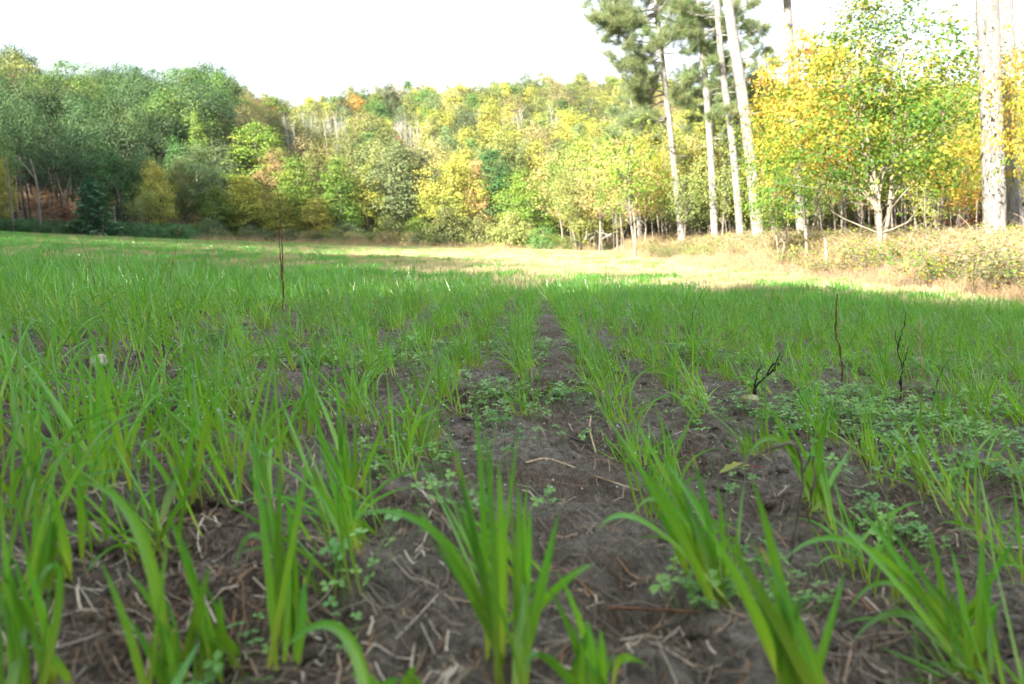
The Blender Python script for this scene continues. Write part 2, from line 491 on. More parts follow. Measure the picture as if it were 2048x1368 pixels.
gx = axis(-900, 900, -1.15, 1.15, .0095, 1.05)
gy = axis(-250, 1500, .4, 2.3, .0095, 1.04)
XX, YY = np.meshgrid(gx, gy)
ZZ = gz(XX, YY)
nX, nY = len(gx), len(gy)
q = (np.arange(nY - 1)[:, None] * nX + np.arange(nX - 1)[None]).ravel()
quads = np.stack([q, q + 1, q + nX + 1, q + nX], -1)
uu = XX / np.maximum(YY, 1)
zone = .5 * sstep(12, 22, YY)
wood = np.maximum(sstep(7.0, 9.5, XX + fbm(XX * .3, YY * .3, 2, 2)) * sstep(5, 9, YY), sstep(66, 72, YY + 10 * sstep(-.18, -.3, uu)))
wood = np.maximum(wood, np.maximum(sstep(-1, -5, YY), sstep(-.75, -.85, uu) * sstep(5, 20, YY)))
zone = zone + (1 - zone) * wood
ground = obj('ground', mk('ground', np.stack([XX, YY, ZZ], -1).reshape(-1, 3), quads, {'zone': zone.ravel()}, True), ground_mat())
tag(ground, kind='structure')

# ------------------------------------------------------------------ thin air over the field and the hill
hv = np.array([[x, y, z] for x in (-420, 420) for y in (-80, 420) for z in (-45, 75)], float)
hm, hn, hl, ho = nodes('haze_air')
pv = hn.new('ShaderNodeVolumePrincipled'); pv.inputs['Color'].default_value = (.92, .95, 1, 1); pv.inputs['Density'].default_value = .00012
hl.new(pv.outputs[0], ho.inputs['Volume'])
haze = obj('haze', mk('haze', hv, np.array([[0, 1, 3, 2], [4, 6, 7, 5], [0, 4, 5, 1], [2, 3, 7, 6], [0, 2, 6, 4], [1, 5, 7, 3]])), hm)
tag(haze, 'pale morning haze over the field and the wooded hill', None, None, 'stuff')

# ------------------------------------------------------------------ tree shapes


def profile(kind, t):
    if kind == 'round': return np.sin(PI * np.clip(t, 0, 1) ** .75) ** .65
    if kind == 'column': return np.clip(np.sin(PI * np.clip(t, 0.02, 1) ** .55), 0, 1) ** .6
    if kind == 'cone': return (1 - t) ** .8 * np.minimum(1, t * 8 + .4)
    if kind == 'bush': return np.sqrt(np.clip(1 - t ** 2.2, 0, 1))
    if kind == 'fan': return np.sin(PI * np.clip(t * .82 + .05, 0, 1)) ** .6
    return np.sqrt(np.clip(1 - (2 * t - 1) ** 2, 0, 1))


def make_tree(name, seed, H, R, base, kind, nclump, nleaf, lsize, csize, trunk_r, tpl=DIAMOND, up=.55, limbs=16, forks=1, hull=.55, spread=1.0):
    """real-size deciduous tree: returns (trunk mesh, crown mesh)"""
    rng = np.random.default_rng(seed)
    t = rng.random(nclump * 4) ** (.8 if kind != 'bush' else 1.2)
    t = t[rng.random(len(t)) < profile(kind, t) ** 1.3 + .05][:nclump]
    n = len(t)
    ang = rng.random(n) * 2 * PI
    lob = 1 + (.30 if tpl is MAPLE else .22) * np.sin(ang * 2 + seed + t * 3) + .18 * np.sin(ang * 3 + t * 9 + seed * 2)
    rr = R * profile(kind, t) * lob * (hull + (1 - hull) * rng.random(n)) * np.where(rng.random(n) < .25, rng.random(n), 1)
    C = np.stack([rr * np.cos(ang), rr * np.sin(ang), base * H + t * (1 - base) * H * .97], -1)
    trunk = MB()
    nf = forks
    tips = []
    for f in range(nf):
        a = f * 2 * PI / nf + seed
        lean = (.10 * H if nf > 1 else .03 * H)
        z = np.linspace(-.25, H * (.92 if kind in ('column', 'cone') else .80), 9)
        k = np.clip(z / H, 0, 1)
        path = np.stack([lean * np.cos(a) * k ** 1.2 * (1 if nf == 1 else 1.6) + .02 * H * np.sin(z * 3 / H * 2 + seed), lean * np.sin(a) * k ** 1.2 * (1 if nf == 1 else 1.6) + .015 * H * np.cos(z * 5 / H + seed), z], -1)
        r = trunk_r * (1 - .85 * k) * (1 if nf == 1 else .7); r[0] *= 1.35
        trunk.add(*tube(path, r, 8), a=0)
        tips.append(path)
    pick = rng.permutation(n)[:limbs]
    for i in pick:
        path = tips[rng.integers(nf)]
        zt = C[i, 2] - (.10 + .25 * rng.random()) * H * min(1, rr[i] / R + .2)
        zt = max(zt, base * H * .55)
        j = int(np.clip(np.searchsorted(path[:, 2], zt), 1, 8)); p0 = path[j - 1] + (path[j] - path[j - 1]) * .5
        mid = (p0 + C[i]) / 2 + np.array([0, 0, .04 * H])
        r0 = trunk_r * (.26 if tpl is MAPLE else .36) * (1 - .6 * zt / H)
        bend = rng.normal(0, .05 * H, 3)
        trunk.add(*tube(catmull([p0, p0 * .65 + C[i] * .35 + bend * .5 + np.array([0, 0, .03 * H]), p0 * .3 + C[i] * .7 - bend * .4 + np.array([0, 0, .02 * H]), C[i]], 9), np.linspace(r0, r0 * .18, 9), 5, cap=False))
    # leaves
    L = nleaf
    O = rng.standard_normal((n, L, 3)) * np.array([1, 1, .55]) * csize * spread * (.5 + 1.0 * rng.random((n, 1, 1)))
    P = (C[:, None] + O).reshape(-1, 3)
    out = P - np.array([0, 0, H * (base + (1 - base) * .4)]); out /= np.linalg.norm(out, axis=1)[:, None] + 1e-6
    bil = (O / (np.linalg.norm(O, axis=2)[..., None] + 1e-6)).reshape(-1, 3)
    far = tpl is not MAPLE
    N = out * (.45 if far else .5) + bil * (.75 if far else .2) + np.array([0, 0, up * (.7 if far else 1)]) + rng.standard_normal(P.shape) * (.38 if far else .5)
    sz = lsize * (.65 + .7 * rng.random(len(P)))
    V, F, k = scatter(P, N, sz, tpl[0], tpl[1], rng)
    cl = np.repeat(rng.random(n), L)
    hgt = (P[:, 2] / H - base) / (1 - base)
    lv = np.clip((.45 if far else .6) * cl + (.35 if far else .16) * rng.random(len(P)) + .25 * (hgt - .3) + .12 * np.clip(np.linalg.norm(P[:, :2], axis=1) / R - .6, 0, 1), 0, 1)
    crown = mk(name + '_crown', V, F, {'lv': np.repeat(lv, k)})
    return trunk.mesh(name + '_trunk', True), crown, H, R


def proto_fir(seed, H, R):
    rng = np.random.default_rng(seed)
    tr = MB(); tr.add(*tube([(0, 0, -.2), (0, 0, H * .5), (0.02, 0, H)], [H * .018, H * .011, .01], 7))
    nd = []
    nv = []
    for lev in np.linspace(.06, .98, 22):
        for a in np.arange(0, 2 * PI, 2 * PI / 9) + rng.random() * 6:
            L = R * (1 - lev) ** .85 * (.75 + .4 * rng.random()) + .05
            a += .3 * rng.standard_normal()
            p0 = np.array([0, 0, lev * H]); d = np.array([math.cos(a), math.sin(a), 0])
            tip = p0 + d * L + np.array([0, 0, .08 * L - .12 * L * (1 - lev)])
            path = bez(p0, p0 + d * L * .5 - np.array([0, 0, .12 * L]), tip, 6)
            tr.add(*tube(path, np.linspace(.012, .003, 6), 4, cap=False))
            n = int(26 * L / R) + 6
            u = rng.random(n) ** .7
            q = p0 + (tip - p0) * u[:, None]; q[:, 2] -= .1 * L * np.sin(PI * u) * .9
            side = np.cross(d, [0, 0, 1]) * (rng.random(n)[:, None] - .5) * .55 * L * (1 - u[:, None] * .7)
            nd.append(q + side - np.array([0, 0, .03]) * rng.random(n)[:, None]); nv.append(np.tile([0, 0, 1.0], (n, 1)) + d * .2 + rng.standard_normal((n, 3)) * .3)
    P = np.concatenate(nd); N = np.concatenate(nv)
    V, F, k = scatter(P, N, .20 * R * (.7 + .6 * rng.random(len(P))), DIAMOND[0] * np.array([.7, 1.2, 1]), DIAMOND[1], rng)
    return tr.mesh('fir_trunk', True), mk('fir_crown', V, F, {'lv': np.repeat(rng.random(len(P)), k)}), H, R


P_ = {}
P_['round'] = make_tree('round', 1, 9, 2.7, .12, 'round', 130, 80, .165, .40, .13)
P_['round2'] = make_tree('round_two', 2, 9, 2.5, .18, 'round', 120, 80, .16, .42, .12)
P_['oak'] = make_tree('oak', 3, 13, 4.2, .30, 'round', 60, 190, .19, .80, .20, hull=.86, up=.9)
P_['oak2'] = make_tree('oak_two', 4, 13, 4.0, .34, 'fan', 54, 200, .19, .85, .18, hull=.88, up=.9)
P_['column'] = make_tree('column', 5, 8, 1.5, .05, 'column', 120, 70, .15, .34, .09)
P_['column2'] = make_tree('column_two', 6, 8, 1.6, .08, 'column', 120, 70, .155, .36, .09)
P_['feather'] = make_tree('feather', 7, 10, 2.6, .06, 'column', 160, 66, .17, .34, .13, up=.2)
P_['sparse'] = make_tree('sparse', 8, 9, 2.2, .30, 'fan', 70, 30, .19, .45, .085, limbs=34)
P_['slim'] = make_tree('slim', 9, 9, 1.3, .45, 'column', 40, 30, .20, .40, .07, limbs=14)
P_['bush'] = make_tree('bush', 10, 2.2, 1.7, .02, 'bush', 90, 50, .13, .24, .05, limbs=30, forks=3)
P_['bush2'] = make_tree('bush_two', 11, 2.0, 1.8, .02, 'bush', 80, 40, .12, .26, .04, limbs=40, forks=3)
P_['fir'] = proto_fir(12, 4.2, 1.7)
P_['maple'] = make_tree('maple', 13, 7.2, 2.6, .22, 'round', 230, 60, .098, .33, .075, tpl=MAPLE, limbs=60, forks=3)
P_['maple2'] = make_tree('maple_two', 14, 7.0, 2.3, .34, 'round', 150, 52, .105, .33, .065, tpl=MAPLE, limbs=50, forks=2)
P_['maple3'] = make_tree('maple_three', 15, 8.5, 2.5, .33, 'round', 160, 50, .12, .36, .065, tpl=MAPLE, limbs=50, forks=1)
P_['sapling'] = make_tree('sapling', 16, 7.0, 1.0, .42, 'column', 26, 16, .13, .32, .045, limbs=12)
P_['bare'] = make_tree('bare', 17, 9, 1.0, .55, 'fan', 30, 3, .10, .3, .085, limbs=9)

CLEAR = []


def tree(proto, px, Y, top, wpx, mat, name, label, cat='tree', group=None, bark='grey_bark', rz=None, hscale=None):
    tm, cm, H, R = P_[proto]
    p = stand(px, Y)
    h = height_to(p, top)
    w = wpx / FPX * Y / 2
    root = thing(name, label, cat, p - np.array([0, 0, .05]), group, (px * 1.7 + Y) % 6.28 if rz is None else rz)
    root.scale = (w / R, w / R, h / H)
    t = link(bpy.data.objects.new('trunk', tm), root)
    c = link(bpy.data.objects.new('crown', cm), root)
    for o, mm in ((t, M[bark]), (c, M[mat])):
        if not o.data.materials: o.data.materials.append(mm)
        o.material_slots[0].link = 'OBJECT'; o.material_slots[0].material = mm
    return root


# ------------------------------------------------------------------ hand-placed trees: left wood
GL = 'trees of the shaded oak wood at the left'
LEFT = [
 ('oak', 18, 84, 118, 120, 'oak', 'oak_tree', 'blue green oak whose crown is the highest point at the far left'),
 ('round', 58, 82, 134, 34, 'rust', 'tree', 'small dark purple crown beside the highest oak on the left hilltop'),
 ('oak2', 42, 72, 148, 112, 'oak', 'oak_tree', 'broad grey green oak filling the left edge below the hilltop'),
 ('oak', 116, 78, 152, 80, 'olive', 'oak_tree', 'olive green oak on the left hilltop just right of the purple crown'),
 ('oak2', 64, 66, 206, 92, 'oak', 'oak_tree', 'grey green oak with layered crown standing over the forked dead trunk'),
 ('oak', 130, 64, 224, 84, 'oak', 'oak_tree', 'oak with a prominent rounded pale topped crown over the young fir'),
 ('oak2', 196, 70, 196, 84, 'oak', 'oak_tree', 'dull green oak above and behind the young fir'),
 ('oak', 238, 80, 166, 60, 'deep', 'oak_tree', 'dark green crown on the ridge with a small pointed top'),
 ('oak2', 272, 70, 192, 92, 'oak', 'oak_tree', 'wide oak with pale lobed crown in the middle of the left wood'),
 ('round', 292, 82, 168, 54, 'green', 'tree', 'bright green crown on the ridge left of the orange ridge tree'),
 ('oak', 338, 72, 210, 84, 'oak', 'oak_tree', 'shadowy oak below the orange ridge tree'),
 ('round2', 336, 82, 176, 48, 'green', 'tree', 'small green crown touching the left side of the orange ridge tree'),
 ('round', 378, 83, 178, 50, 'gold', 'tree', 'orange gold tree standing on the ridge between green crowns'),
 ('oak', 430, 80, 180, 84, 'green', 'oak_tree', 'large round green oak ending the left ridge'),
 ('feather', 414, 72, 216, 56, 'lime', 'tree', 'light green upright tree in front of the last ridge oak'),
 ('round', 372, 70, 262, 70, 'deep', 'tree', 'dark shaded tree low on the slope above the pale corner tree'),
 ('oak2', 180, 62, 262, 88, 'oak', 'oak_tree', 'dark lower oak directly behind the tip of the young fir'),
 ('round', 244, 61, 286, 84, 'deep', 'tree', 'deep green shaded tree right of the young fir'),
 ('round2', 300, 62, 296, 66, 'deep', 'tree', 'dark narrow tree between the deep green tree and the yellow understory maple'),
 ('round', 326, 60, 312, 70, 'gold', 'maple_tree', 'yellow green understory maple at the shaded inner corner of the wood'),
 ('round2', 372, 64, 312, 60, 'olive', 'tree', 'dusky olive tree behind the yellow understory maple'),
 ('oak', 0, 60, 232, 90, 'green', 'oak_tree', 'green tree with low yellowish boughs cut by the left edge'),
 ('round', 12, 57, 296, 58, 'gold', 'tree', 'small yellow green tree at the left edge under the oaks'),
 ('sparse', 106, 58, 372, 74, 'rust', 'maple_sapling', 'small rust red maple between the forked trunk and the young fir'),
 ('bush', 136, 57, 404, 56, 'rust', 'shrub', 'rusty orange shrub at the foot of the small red maple'),
 ('fir', 193, 54, 346, 104, 'fir', 'fir_tree', 'young dark green fir in the clearing of the left wood'),
 ('sparse', 286, 58, 366, 54, 'olive', 'sapling', 'thin greyish sapling just right of the fern patch'),
]
for pr, px, Y, top, w, m, nm, lab in LEFT:
    tree(pr, px, Y, top, w, m, nm, lab, 'fir' if pr == 'fir' else ('shrub' if nm == 'shrub' else 'tree'), GL, bark='dark_bark' if pr.startswith('oak') or pr == 'round' else 'grey_bark')

# ------------------------------------------------------------------ hand-placed trees: middle edge and hillside
GM = 'autumn trees along the far field edge'
MID = [
 ('round2', 408, 66, 282, 84, 'sage', 'tree', 'pale grey olive tree with a thin dark trunk at the corner of the field'),
 ('round', 452, 72, 268, 86, 'sage', 'tree', 'domed grey green tree behind the pale corner tree'),
 ('round', 446, 64, 366, 74, 'lime', 'small_tree', 'low yellow green tree right of the pale corner tree'),
 ('feather', 530, 74, 240, 118, 'lime', 'tree', 'tall feathery bright green tree rising left of the grey bare trunks'),
 ('column2', 500, 65, 346, 66, 'yellow', 'small_tree', 'low yellow tree at the foot of the feathery green tree'),
 ('round2', 566, 72, 292, 64, 'peach', 'tree', 'thin pinkish peach tree behind the green column'),
 ('column', 601, 66, 302, 68, 'lime', 'tree', 'bright green columnar tree left of the brownish round tree'),
 ('round', 650, 70, 282, 72, 'olive', 'tree', 'brownish olive round tree between two bright green columns'),
 ('column2', 686, 66, 310, 62, 'lime', 'tree', 'bright yellow green column left of the slim orange tree'),
 ('column', 741, 68, 320, 46, 'gold', 'tree', 'slim orange yellow column beside the big grey green tree'),
 ('round', 796, 70, 262, 116, 'sage', 'tree', 'big dark grey green tree in the middle of the far edge'),
 ('column', 636, 63, 388, 54, 'yellow', 'small_tree', 'short golden tree under the brownish round tree'),
 ('column2', 566, 63, 380, 52, 'yellow', 'small_tree', 'short yellow green tree behind the tall dark stalk'),
 ('round2', 858, 72, 296, 74, 'sage', 'tree', 'pale sage tree left of the big orange gold tree'),
 ('round', 909, 66, 298, 94, 'gold', 'tree', 'big orange gold rounded tree at the middle of the far edge'),
 ('column2', 964, 67, 316, 44, 'peach', 'tree', 'slim peach orange tree against the right side of the gold tree'),
 ('column', 997, 68, 282, 68, 'deep', 'tree', 'deep green tree right of the slim peach tree'),
 ('round2', 1058, 64, 332, 84, 'lime', 'tree', 'lime green tree with yellow lower boughs right of the deep green tree'),
 ('sparse', 1124, 62, 300, 70, 'peach', 'tree', 'sparse peach tree on thin pale trunks right of the lime tree'),
 ('round', 1150, 70, 282, 84, 'olive', 'tree', 'olive brown tree behind the sparse peach tree'),
 ('column', 1186, 60, 262, 62, 'yellow', 'tree', 'bright clear yellow tree left of the pines'),
 ('sparse', 1232, 56, 286, 80, 'tan', 'tree', 'thin tan leaved tree between the clear yellow tree and the pines'),
 ('round2', 1198, 52, 372, 76, 'gold', 'small_tree', 'low golden green boughs under the clear yellow tree'),
]
for pr, px, Y, top, w, m, nm, lab in MID:
    tree(pr, px, Y, top, w * 1.3, m, nm, lab, 'tree', GM, bark='pale_bark' if 'pale trunks' in lab else 'grey_bark')

GH = 'trees on the far hillside'
HILL = [
 ('round', 496, 112, 204, 74, 'red', 'reddish crown on the skyline just right of the left ridge oaks'),
 ('round2', 470, 92, 262, 56, 'gold', 'small orange yellow tree in the dip above the domed grey green tree'),
 ('feather', 562, 118, 196, 82, 'lime', 'yellow green crown on the skyline above the grey bare trunks'),
 ('round2', 524, 104, 240, 60, 'olive', 'olive crown on the slope under the reddish skyline crown'),
 ('round', 612, 132, 210, 52, 'green', 'dull green crown on the skyline behind the left end of the grey trunks'),
 ('round2', 678, 136, 190, 48, 'deep', 'dark green crown on the skyline left of the orange skyline tree'),
 ('round', 718, 134, 188, 52, 'orange', 'orange tree on the skyline above the right end of the grey trunks'),
 ('round', 754, 128, 196, 62, 'green', 'green crown on the skyline right of the orange skyline tree'),
 ('round2', 806, 134, 182, 66, 'sage', 'rounded grey green crown on the skyline above the big grey green tree'),
 ('round', 858, 132, 178, 66, 'green', 'mid green crown on the skyline left of the yellow skyline tree'),
 ('round', 922, 138, 162, 56, 'gold', 'orange topped tree at the highest part of the middle skyline'),
 ('column', 916, 126, 186, 46, 'yellow', 'vivid yellow tree just under the orange topped skyline tree'),
 ('round2', 974, 134, 176, 64, 'olive', 'yellowish olive crown on the skyline right of the orange topped tree'),
 ('round', 1022, 138, 164, 56, 'deep', 'dark green crown poking above the middle skyline'),
 ('round2', 1060, 134, 172, 60, 'olive', 'muted green crown on the skyline right of the dark green crown'),
 ('round', 1096, 138, 166, 50, 'green', 'rounded green crown on the skyline left of the pale tan skyline trees'),
 ('round', 1146, 136, 172, 64, 'tan', 'pale tan crown on the skyline left of the pines'),
 ('round2', 1196, 134, 176, 70, 'olive', 'olive gold crown on the skyline touching the pine boughs'),
 ('column', 878, 110, 214, 54, 'gold', 'golden tree on the slope above the pale sage tree'),
 ('round', 946, 112, 206, 62, 'sage', 'grey green tree on the slope under the vivid yellow tree'),
 ('column2', 984, 104, 212, 44, 'gold', 'orange and green tree halfway up the slope above the deep green tree'),
 ('round2', 712, 96, 256, 56, 'olive', 'olive tree in front of the right half of the grey trunks'),
 ('round', 758, 104, 222, 76, 'olive', 'leafy olive tree right of the grey trunks on the slope'),
 ('round2', 812, 92, 274, 40, 'red', 'small pink red tree behind the big grey green tree'),
 ('round', 628, 88, 272, 72, 'tan', 'pale straw coloured tree below the grey trunks'),
 ('round2', 1018, 98, 246, 74, 'gold', 'orange gold crown on the middle slope behind the deep green tree'),
 ('round', 1090, 100, 240, 84, 'tan', 'pale peach tan crown on the slope above the lime tree'),
 ('round2', 1160, 96, 226, 84, 'yellow', 'pale yellow crown on the slope above the clear yellow tree'),
 ('round', 1226, 100, 232, 90, 'tan', 'straw coloured crown on the slope behind the leftmost pine'),
 ('round', 1288, 96, 220, 96, 'olive', 'olive crown on the slope seen under the pine boughs'),
 ('round2', 1392, 92, 214, 96, 'gold', 'golden crown on the slope seen between the pine trunks'),
]
for pr, px, Y, top, w, m, lab in HILL:
    tree(pr, px, Y, top - 6, w * 1.45, m, 'hillside_tree', lab, 'tree', GH, bark='pale_bark')

# pale bare trunks standing high on the slope
rng = np.random.default_rng(5)
GB = 'bare pale trunks on the hillside'
def bare(px, Y, top, w, lab, grp):
    tm, cm, H, R = P_['bare']
    p = stand(px, Y); h = height_to(p, top)
    o = thing('bare_tree', lab, 'bare tree', p, grp, rng.random() * 6)
    s = h / H * (.75 + .3 * rng.random()); o.scale = (s * .8, s * .8, h / H)
    t = link(bpy.data.objects.new('trunk', tm), o)
    if not tm.materials: tm.materials.append(M['bare'])
for k in range(26):
    u = k / 25
    bare(572 + 130 * u + rng.normal(0, 3), 100 + rng.random() * 12, 214 - 14 * u + rng.normal(0, 9), 20, 'pale bare slender trunk in the dense grey stand left of the orange skyline tree', GB)
for k in range(12):
    bare(796 + 44 * k / 11 + rng.normal(0, 3), 100 + rng.random() * 8, 206 + rng.normal(0, 10), 20, 'pale bare slender trunk in the small grey stand behind the big grey green tree', 'bare trunks behind the grey green tree')
for k in range(22):
    bare(948 + 180 * k / 21 + rng.normal(0, 6), 104 + rng.random() * 16, 204 + rng.normal(0, 12), 20, 'pale bare slender trunk scattered on the slope left of the pines', 'scattered bare trunks on the slope')

# ------------------------------------------------------------------ geometry-node scatter


def proto_coll(name, meshes, mats):
    c = bpy.data.collections.new(name)
    for i, me in enumerate(meshes):
        for m in (mats[i] if isinstance(mats[i], (list, tuple)) else [mats[i]]):
            if len(me.materials) < (len(mats[i]) if isinstance(mats[i], (list, tuple)) else 1): me.materials.append(m)
        c.objects.link(bpy.data.objects.new('%s_%03d' % (name, i), me))
    return c


def gn_scatter(name, P, idx, rot, scl, coll):
    n = len(P)
    me = bpy.data.meshes.new(name)
    me.vertices.add(n); me.vertices.foreach_set('co', np.ascontiguousarray(P, np.float32).ravel())
    a = me.attributes.new('pick', 'INT', 'POINT'); a.data.foreach_set('value', np.asarray(idx, np.int32))
    a = me.attributes.new('turn', 'FLOAT_VECTOR', 'POINT'); a.data.foreach_set('vector', np.ascontiguousarray(rot, np.float32).ravel())
    a = me.attributes.new('size', 'FLOAT_VECTOR', 'POINT'); a.data.foreach_set('vector', np.ascontiguousarray(scl, np.float32).ravel())
    o = link(bpy.data.objects.new(name, me))
    ng = bpy.data.node_groups.new(name, 'GeometryNodeTree')
    ng.interface.new_socket('Geometry', in_out='INPUT', socket_type='NodeSocketGeometry')
    ng.interface.new_socket('Geometry', in_out='OUTPUT', socket_type='NodeSocketGeometry')
    N, L = ng.nodes, ng.links
    gi, go = N.new('NodeGroupInput'), N.new('NodeGroupOutput')
    ci = N.new('GeometryNodeCollectionInfo'); ci.inputs['Collection'].default_value = coll
    ci.inputs['Separate Children'].default_value = True; ci.inputs['Reset Children'].default_value = True
    ip = N.new('GeometryNodeInstanceOnPoints'); ip.inputs['Pick Instance'].default_value = True

    def na(nm, ty):
        x = N.new('GeometryNodeInputNamedAttribute'); x.data_type = ty; x.inputs['Name'].default_value = nm
        return [s for s in x.outputs if s.name == 'Attribute' and s.enabled][0]
    L.new(gi.outputs[0], ip.inputs['Points']); L.new(ci.outputs[0], ip.inputs['Instance'])
    L.new(na('pick', 'INT'), ip.inputs['Instance Index'])
    L.new(na('turn', 'FLOAT_VECTOR'), ip.inputs['Rotation']); L.new(na('size', 'FLOAT_VECTOR'), ip.inputs['Scale'])
    L.new(ip.outputs[0], go.inputs[0])
    md = o.modifiers.new('scatter', 'NODES'); md.node_group = ng
    return o


def join_proto(tm, cm, name, bark, leaf):
    """trunk and crown as one mesh with two materials, for woods that read as one mass"""
    me = bpy.data.meshes.new(name)
    nv1, nv2 = len(tm.vertices), len(cm.vertices)
    V = np.empty((nv1 + nv2, 3), np.float32)
    b = np.empty(nv1 * 3, np.float32); tm.vertices.foreach_get('co', b); V[:nv1] = b.reshape(-1, 3)
    b = np.empty(nv2 * 3, np.float32); cm.vertices.foreach_get('co', b); V[nv1:] = b.reshape(-1, 3)
    def polys(m):
        st = np.empty(len(m.polygons), np.int32); to = np.empty(len(m.polygons), np.int32); li = np.empty(len(m.loops), np.int32)
        m.polygons.foreach_get('loop_start', st); m.polygons.foreach_get('loop_total', to); m.loops.foreach_get('vertex_index', li)
        return st, to, li
    s1, t1, l1 = polys(tm); s2, t2, l2 = polys(cm)
    me.vertices.add(len(V)); me.vertices.foreach_set('co', V.ravel())
    lo = np.concatenate([l1, l2 + nv1]); me.loops.add(len(lo)); me.loops.foreach_set('vertex_index', lo)
    to = np.concatenate([t1, t2]); me.polygons.add(len(to))
    me.polygons.foreach_set('loop_start', np.concatenate([[0], np.cumsum(to)[:-1]]).astype(np.int32)); me.polygons.foreach_set('loop_total', to)
    me.polygons.foreach_set('material_index', np.concatenate([np.zeros(len(t1), np.int32), np.ones(len(t2), np.int32)]))
    me.update(calc_edges=True)
    lv = np.zeros(len(V), np.float32); c = np.empty(nv2, np.float32); cm.attributes['lv'].data.foreach_get('value', c); lv[nv1:] = c
    a = me.attributes.new('lv', 'FLOAT', 'POINT'); a.data.foreach_set('value', lv)
    me.materials.append(M[bark]); me.materials.append(M[leaf])
    return me


def wood_coll(name, spec):
    c = bpy.data.collections.new(name)
    for i, (pr, bark, leaf) in enumerate(spec):
        c.objects.link(bpy.data.objects.new('%s_%03d' % (name, i), join_proto(P_[pr][0], P_[pr][1], name, bark, leaf)))
    return c


# crowded wood that fills the hillside between the trees one can tell apart
rng = np.random.default_rng(21)
spec = [('round', 'grey_bark', 'olive'), ('round2', 'pale_bark', 'tan'), ('feather', 'grey_bark', 'sage'), ('column', 'grey_bark', 'gold'), ('oak', 'dark_bark', 'oak'),
        ('oak2', 'dark_bark', 'green'), ('feather', 'grey_bark', 'olive'), ('column2', 'grey_bark', 'green')]
hw = wood_coll('hill_tree', spec)
pts, ids, rots, scs = [], [], [], []
for Y in np.arange(76, 160, 5.5):
    for px in np.arange(-120, 2300, 250 * 8.0 / Y * 1.7):
        q_ = px + rng.normal(0, 8); y_ = Y + rng.normal(0, 1.5)
        left = q_ < 440 + rng.normal(0, 12)
        if left and Y > 100: continue
        if (556 < q_ < 716 and 76 < y_ < 106) or (785 < q_ < 850 and 86 < y_ < 112): continue
        p = stand(q_, y_)
        h = (9.0 if left else 8.2) * (.8 + .35 * rng.random())
        if left: i = rng.choice([4, 4, 5, 4, 0]); h *= 1.0
        elif q_ < 600: i = rng.choice([0, 6, 2, 1]); h *= .78
        else: i = rng.choice([0, 1, 2, 3, 6, 6, 7, 2, 3])
        H, R = P_[spec[i][0]][2:]
        pts.append(p); ids.append(i); rots.append((0, 0, rng.random() * 6.28))
        scs.append((h / H * 1.12, h / H * 1.12, h / H * (1.0 + .25 * rng.random())))
tag(gn_scatter('woods', np.array(pts), ids, rots, scs, hw), 'crowded autumn wood covering the far hillside', None, None, 'stuff')

# the tall wood behind and beside the viewer that shades the near field
rng = np.random.default_rng(22)
sh = wood_coll('shade_tree', [('oak', 'dark_bark', 'oak'), ('oak2', 'dark_bark', 'green'), ('round', 'dark_bark', 'deep')])
pts, ids, rots, scs = [], [], [], []
def shade(x, y, h, wk=1.0):
    i = rng.integers(0, 3); H, R = P_[('oak', 'oak2', 'round')[i]][2:]
    pts.append((x, y, float(G(x, y)) - .1)); ids.append(i); rots.append((0, 0, rng.random() * 6.28))
    scs.append((h / H * wk, h / H * wk, h / H))
for x in np.arange(-62, 0, 3.4):
    for y in (-24.3, -28.5, -33):
        shade(x + rng.normal(0, .8), y + rng.normal(0, .8), 15.5 + rng.normal(0, .8) , 1.0)
for y in np.arange(8, 58, 4.2):
    for k in range(2):
        shade(-.80 * y - 22 - k * 6 + rng.normal(0, 1), y + rng.normal(0, 1), 14 + rng.normal(0, 1.5), 1.0)
for x in np.arange(-35, -19, 4.2):
    for y in (-19, -13, -7):
        shade(x + rng.normal(0, 1), y + rng.normal(0, 1), 14 + rng.normal(0, 1.5), .9)
for x in np.arange(-54, -33, 3.8):
    for y in np.arange(-14, 14, 4.5):
        shade(x + rng.normal(0, 1), y + rng.normal(0, 1), 14.5 + rng.normal(0, 1.5))
for y in np.arange(26, 50, 3.6):
    for k in range(3):
        shade(-.70 * y - 6 - k * 4.5 + rng.normal(0, .8), y + rng.normal(0, .8), 15.5 + rng.normal(0, 1.2), 1.0)
tag(gn_scatter('woods', np.array(pts), ids, rots, scs, sh), 'tall oak wood standing behind the near end of the field', None, None, 'stuff')

# wood filling in behind the pines and maples on the right
rng = np.random.default_rng(23)
rw = wood_coll('right_tree', [('sparse', 'grey_bark', 'olive'), ('sparse', 'grey_bark', 'lime'), ('sparse', 'pale_bark', 'peach'), ('round2', 'dark_bark', 'olive'), ('slim', 'grey_bark', 'gold')])
pts, ids, rots, scs = [], [], [], []
for Y in np.arange(33, 76, 3.2):
    lo = 1260 if Y < 46 else 1150
    for px in np.arange(lo, 2260, 85 * 38.0 / Y):
        p = stand(px + rng.normal(0, 14), Y + rng.normal(0, 1)); i = rng.integers(0, 5)
        H, R = P_[('sparse', 'sparse', 'sparse', 'round2', 'slim')[i]][2:]
        cap = 300 - 120 * float(sstep(1650, 1850, px))
        h = min(height_to(p, cap + rng.normal(0, 30)), 8.5 + rng.normal(0, 1.0))
        pts.append(p); ids.append(i); rots.append((0, 0, rng.random() * 6.28)); scs.append((h / H * .95, h / H * .95, h / H))
tag(gn_scatter('woods', np.array(pts), ids, rots, scs, rw), 'dark thicket filling in behind the pines and maples', None, None, 'stuff')

# ------------------------------------------------------------------ pines on the right


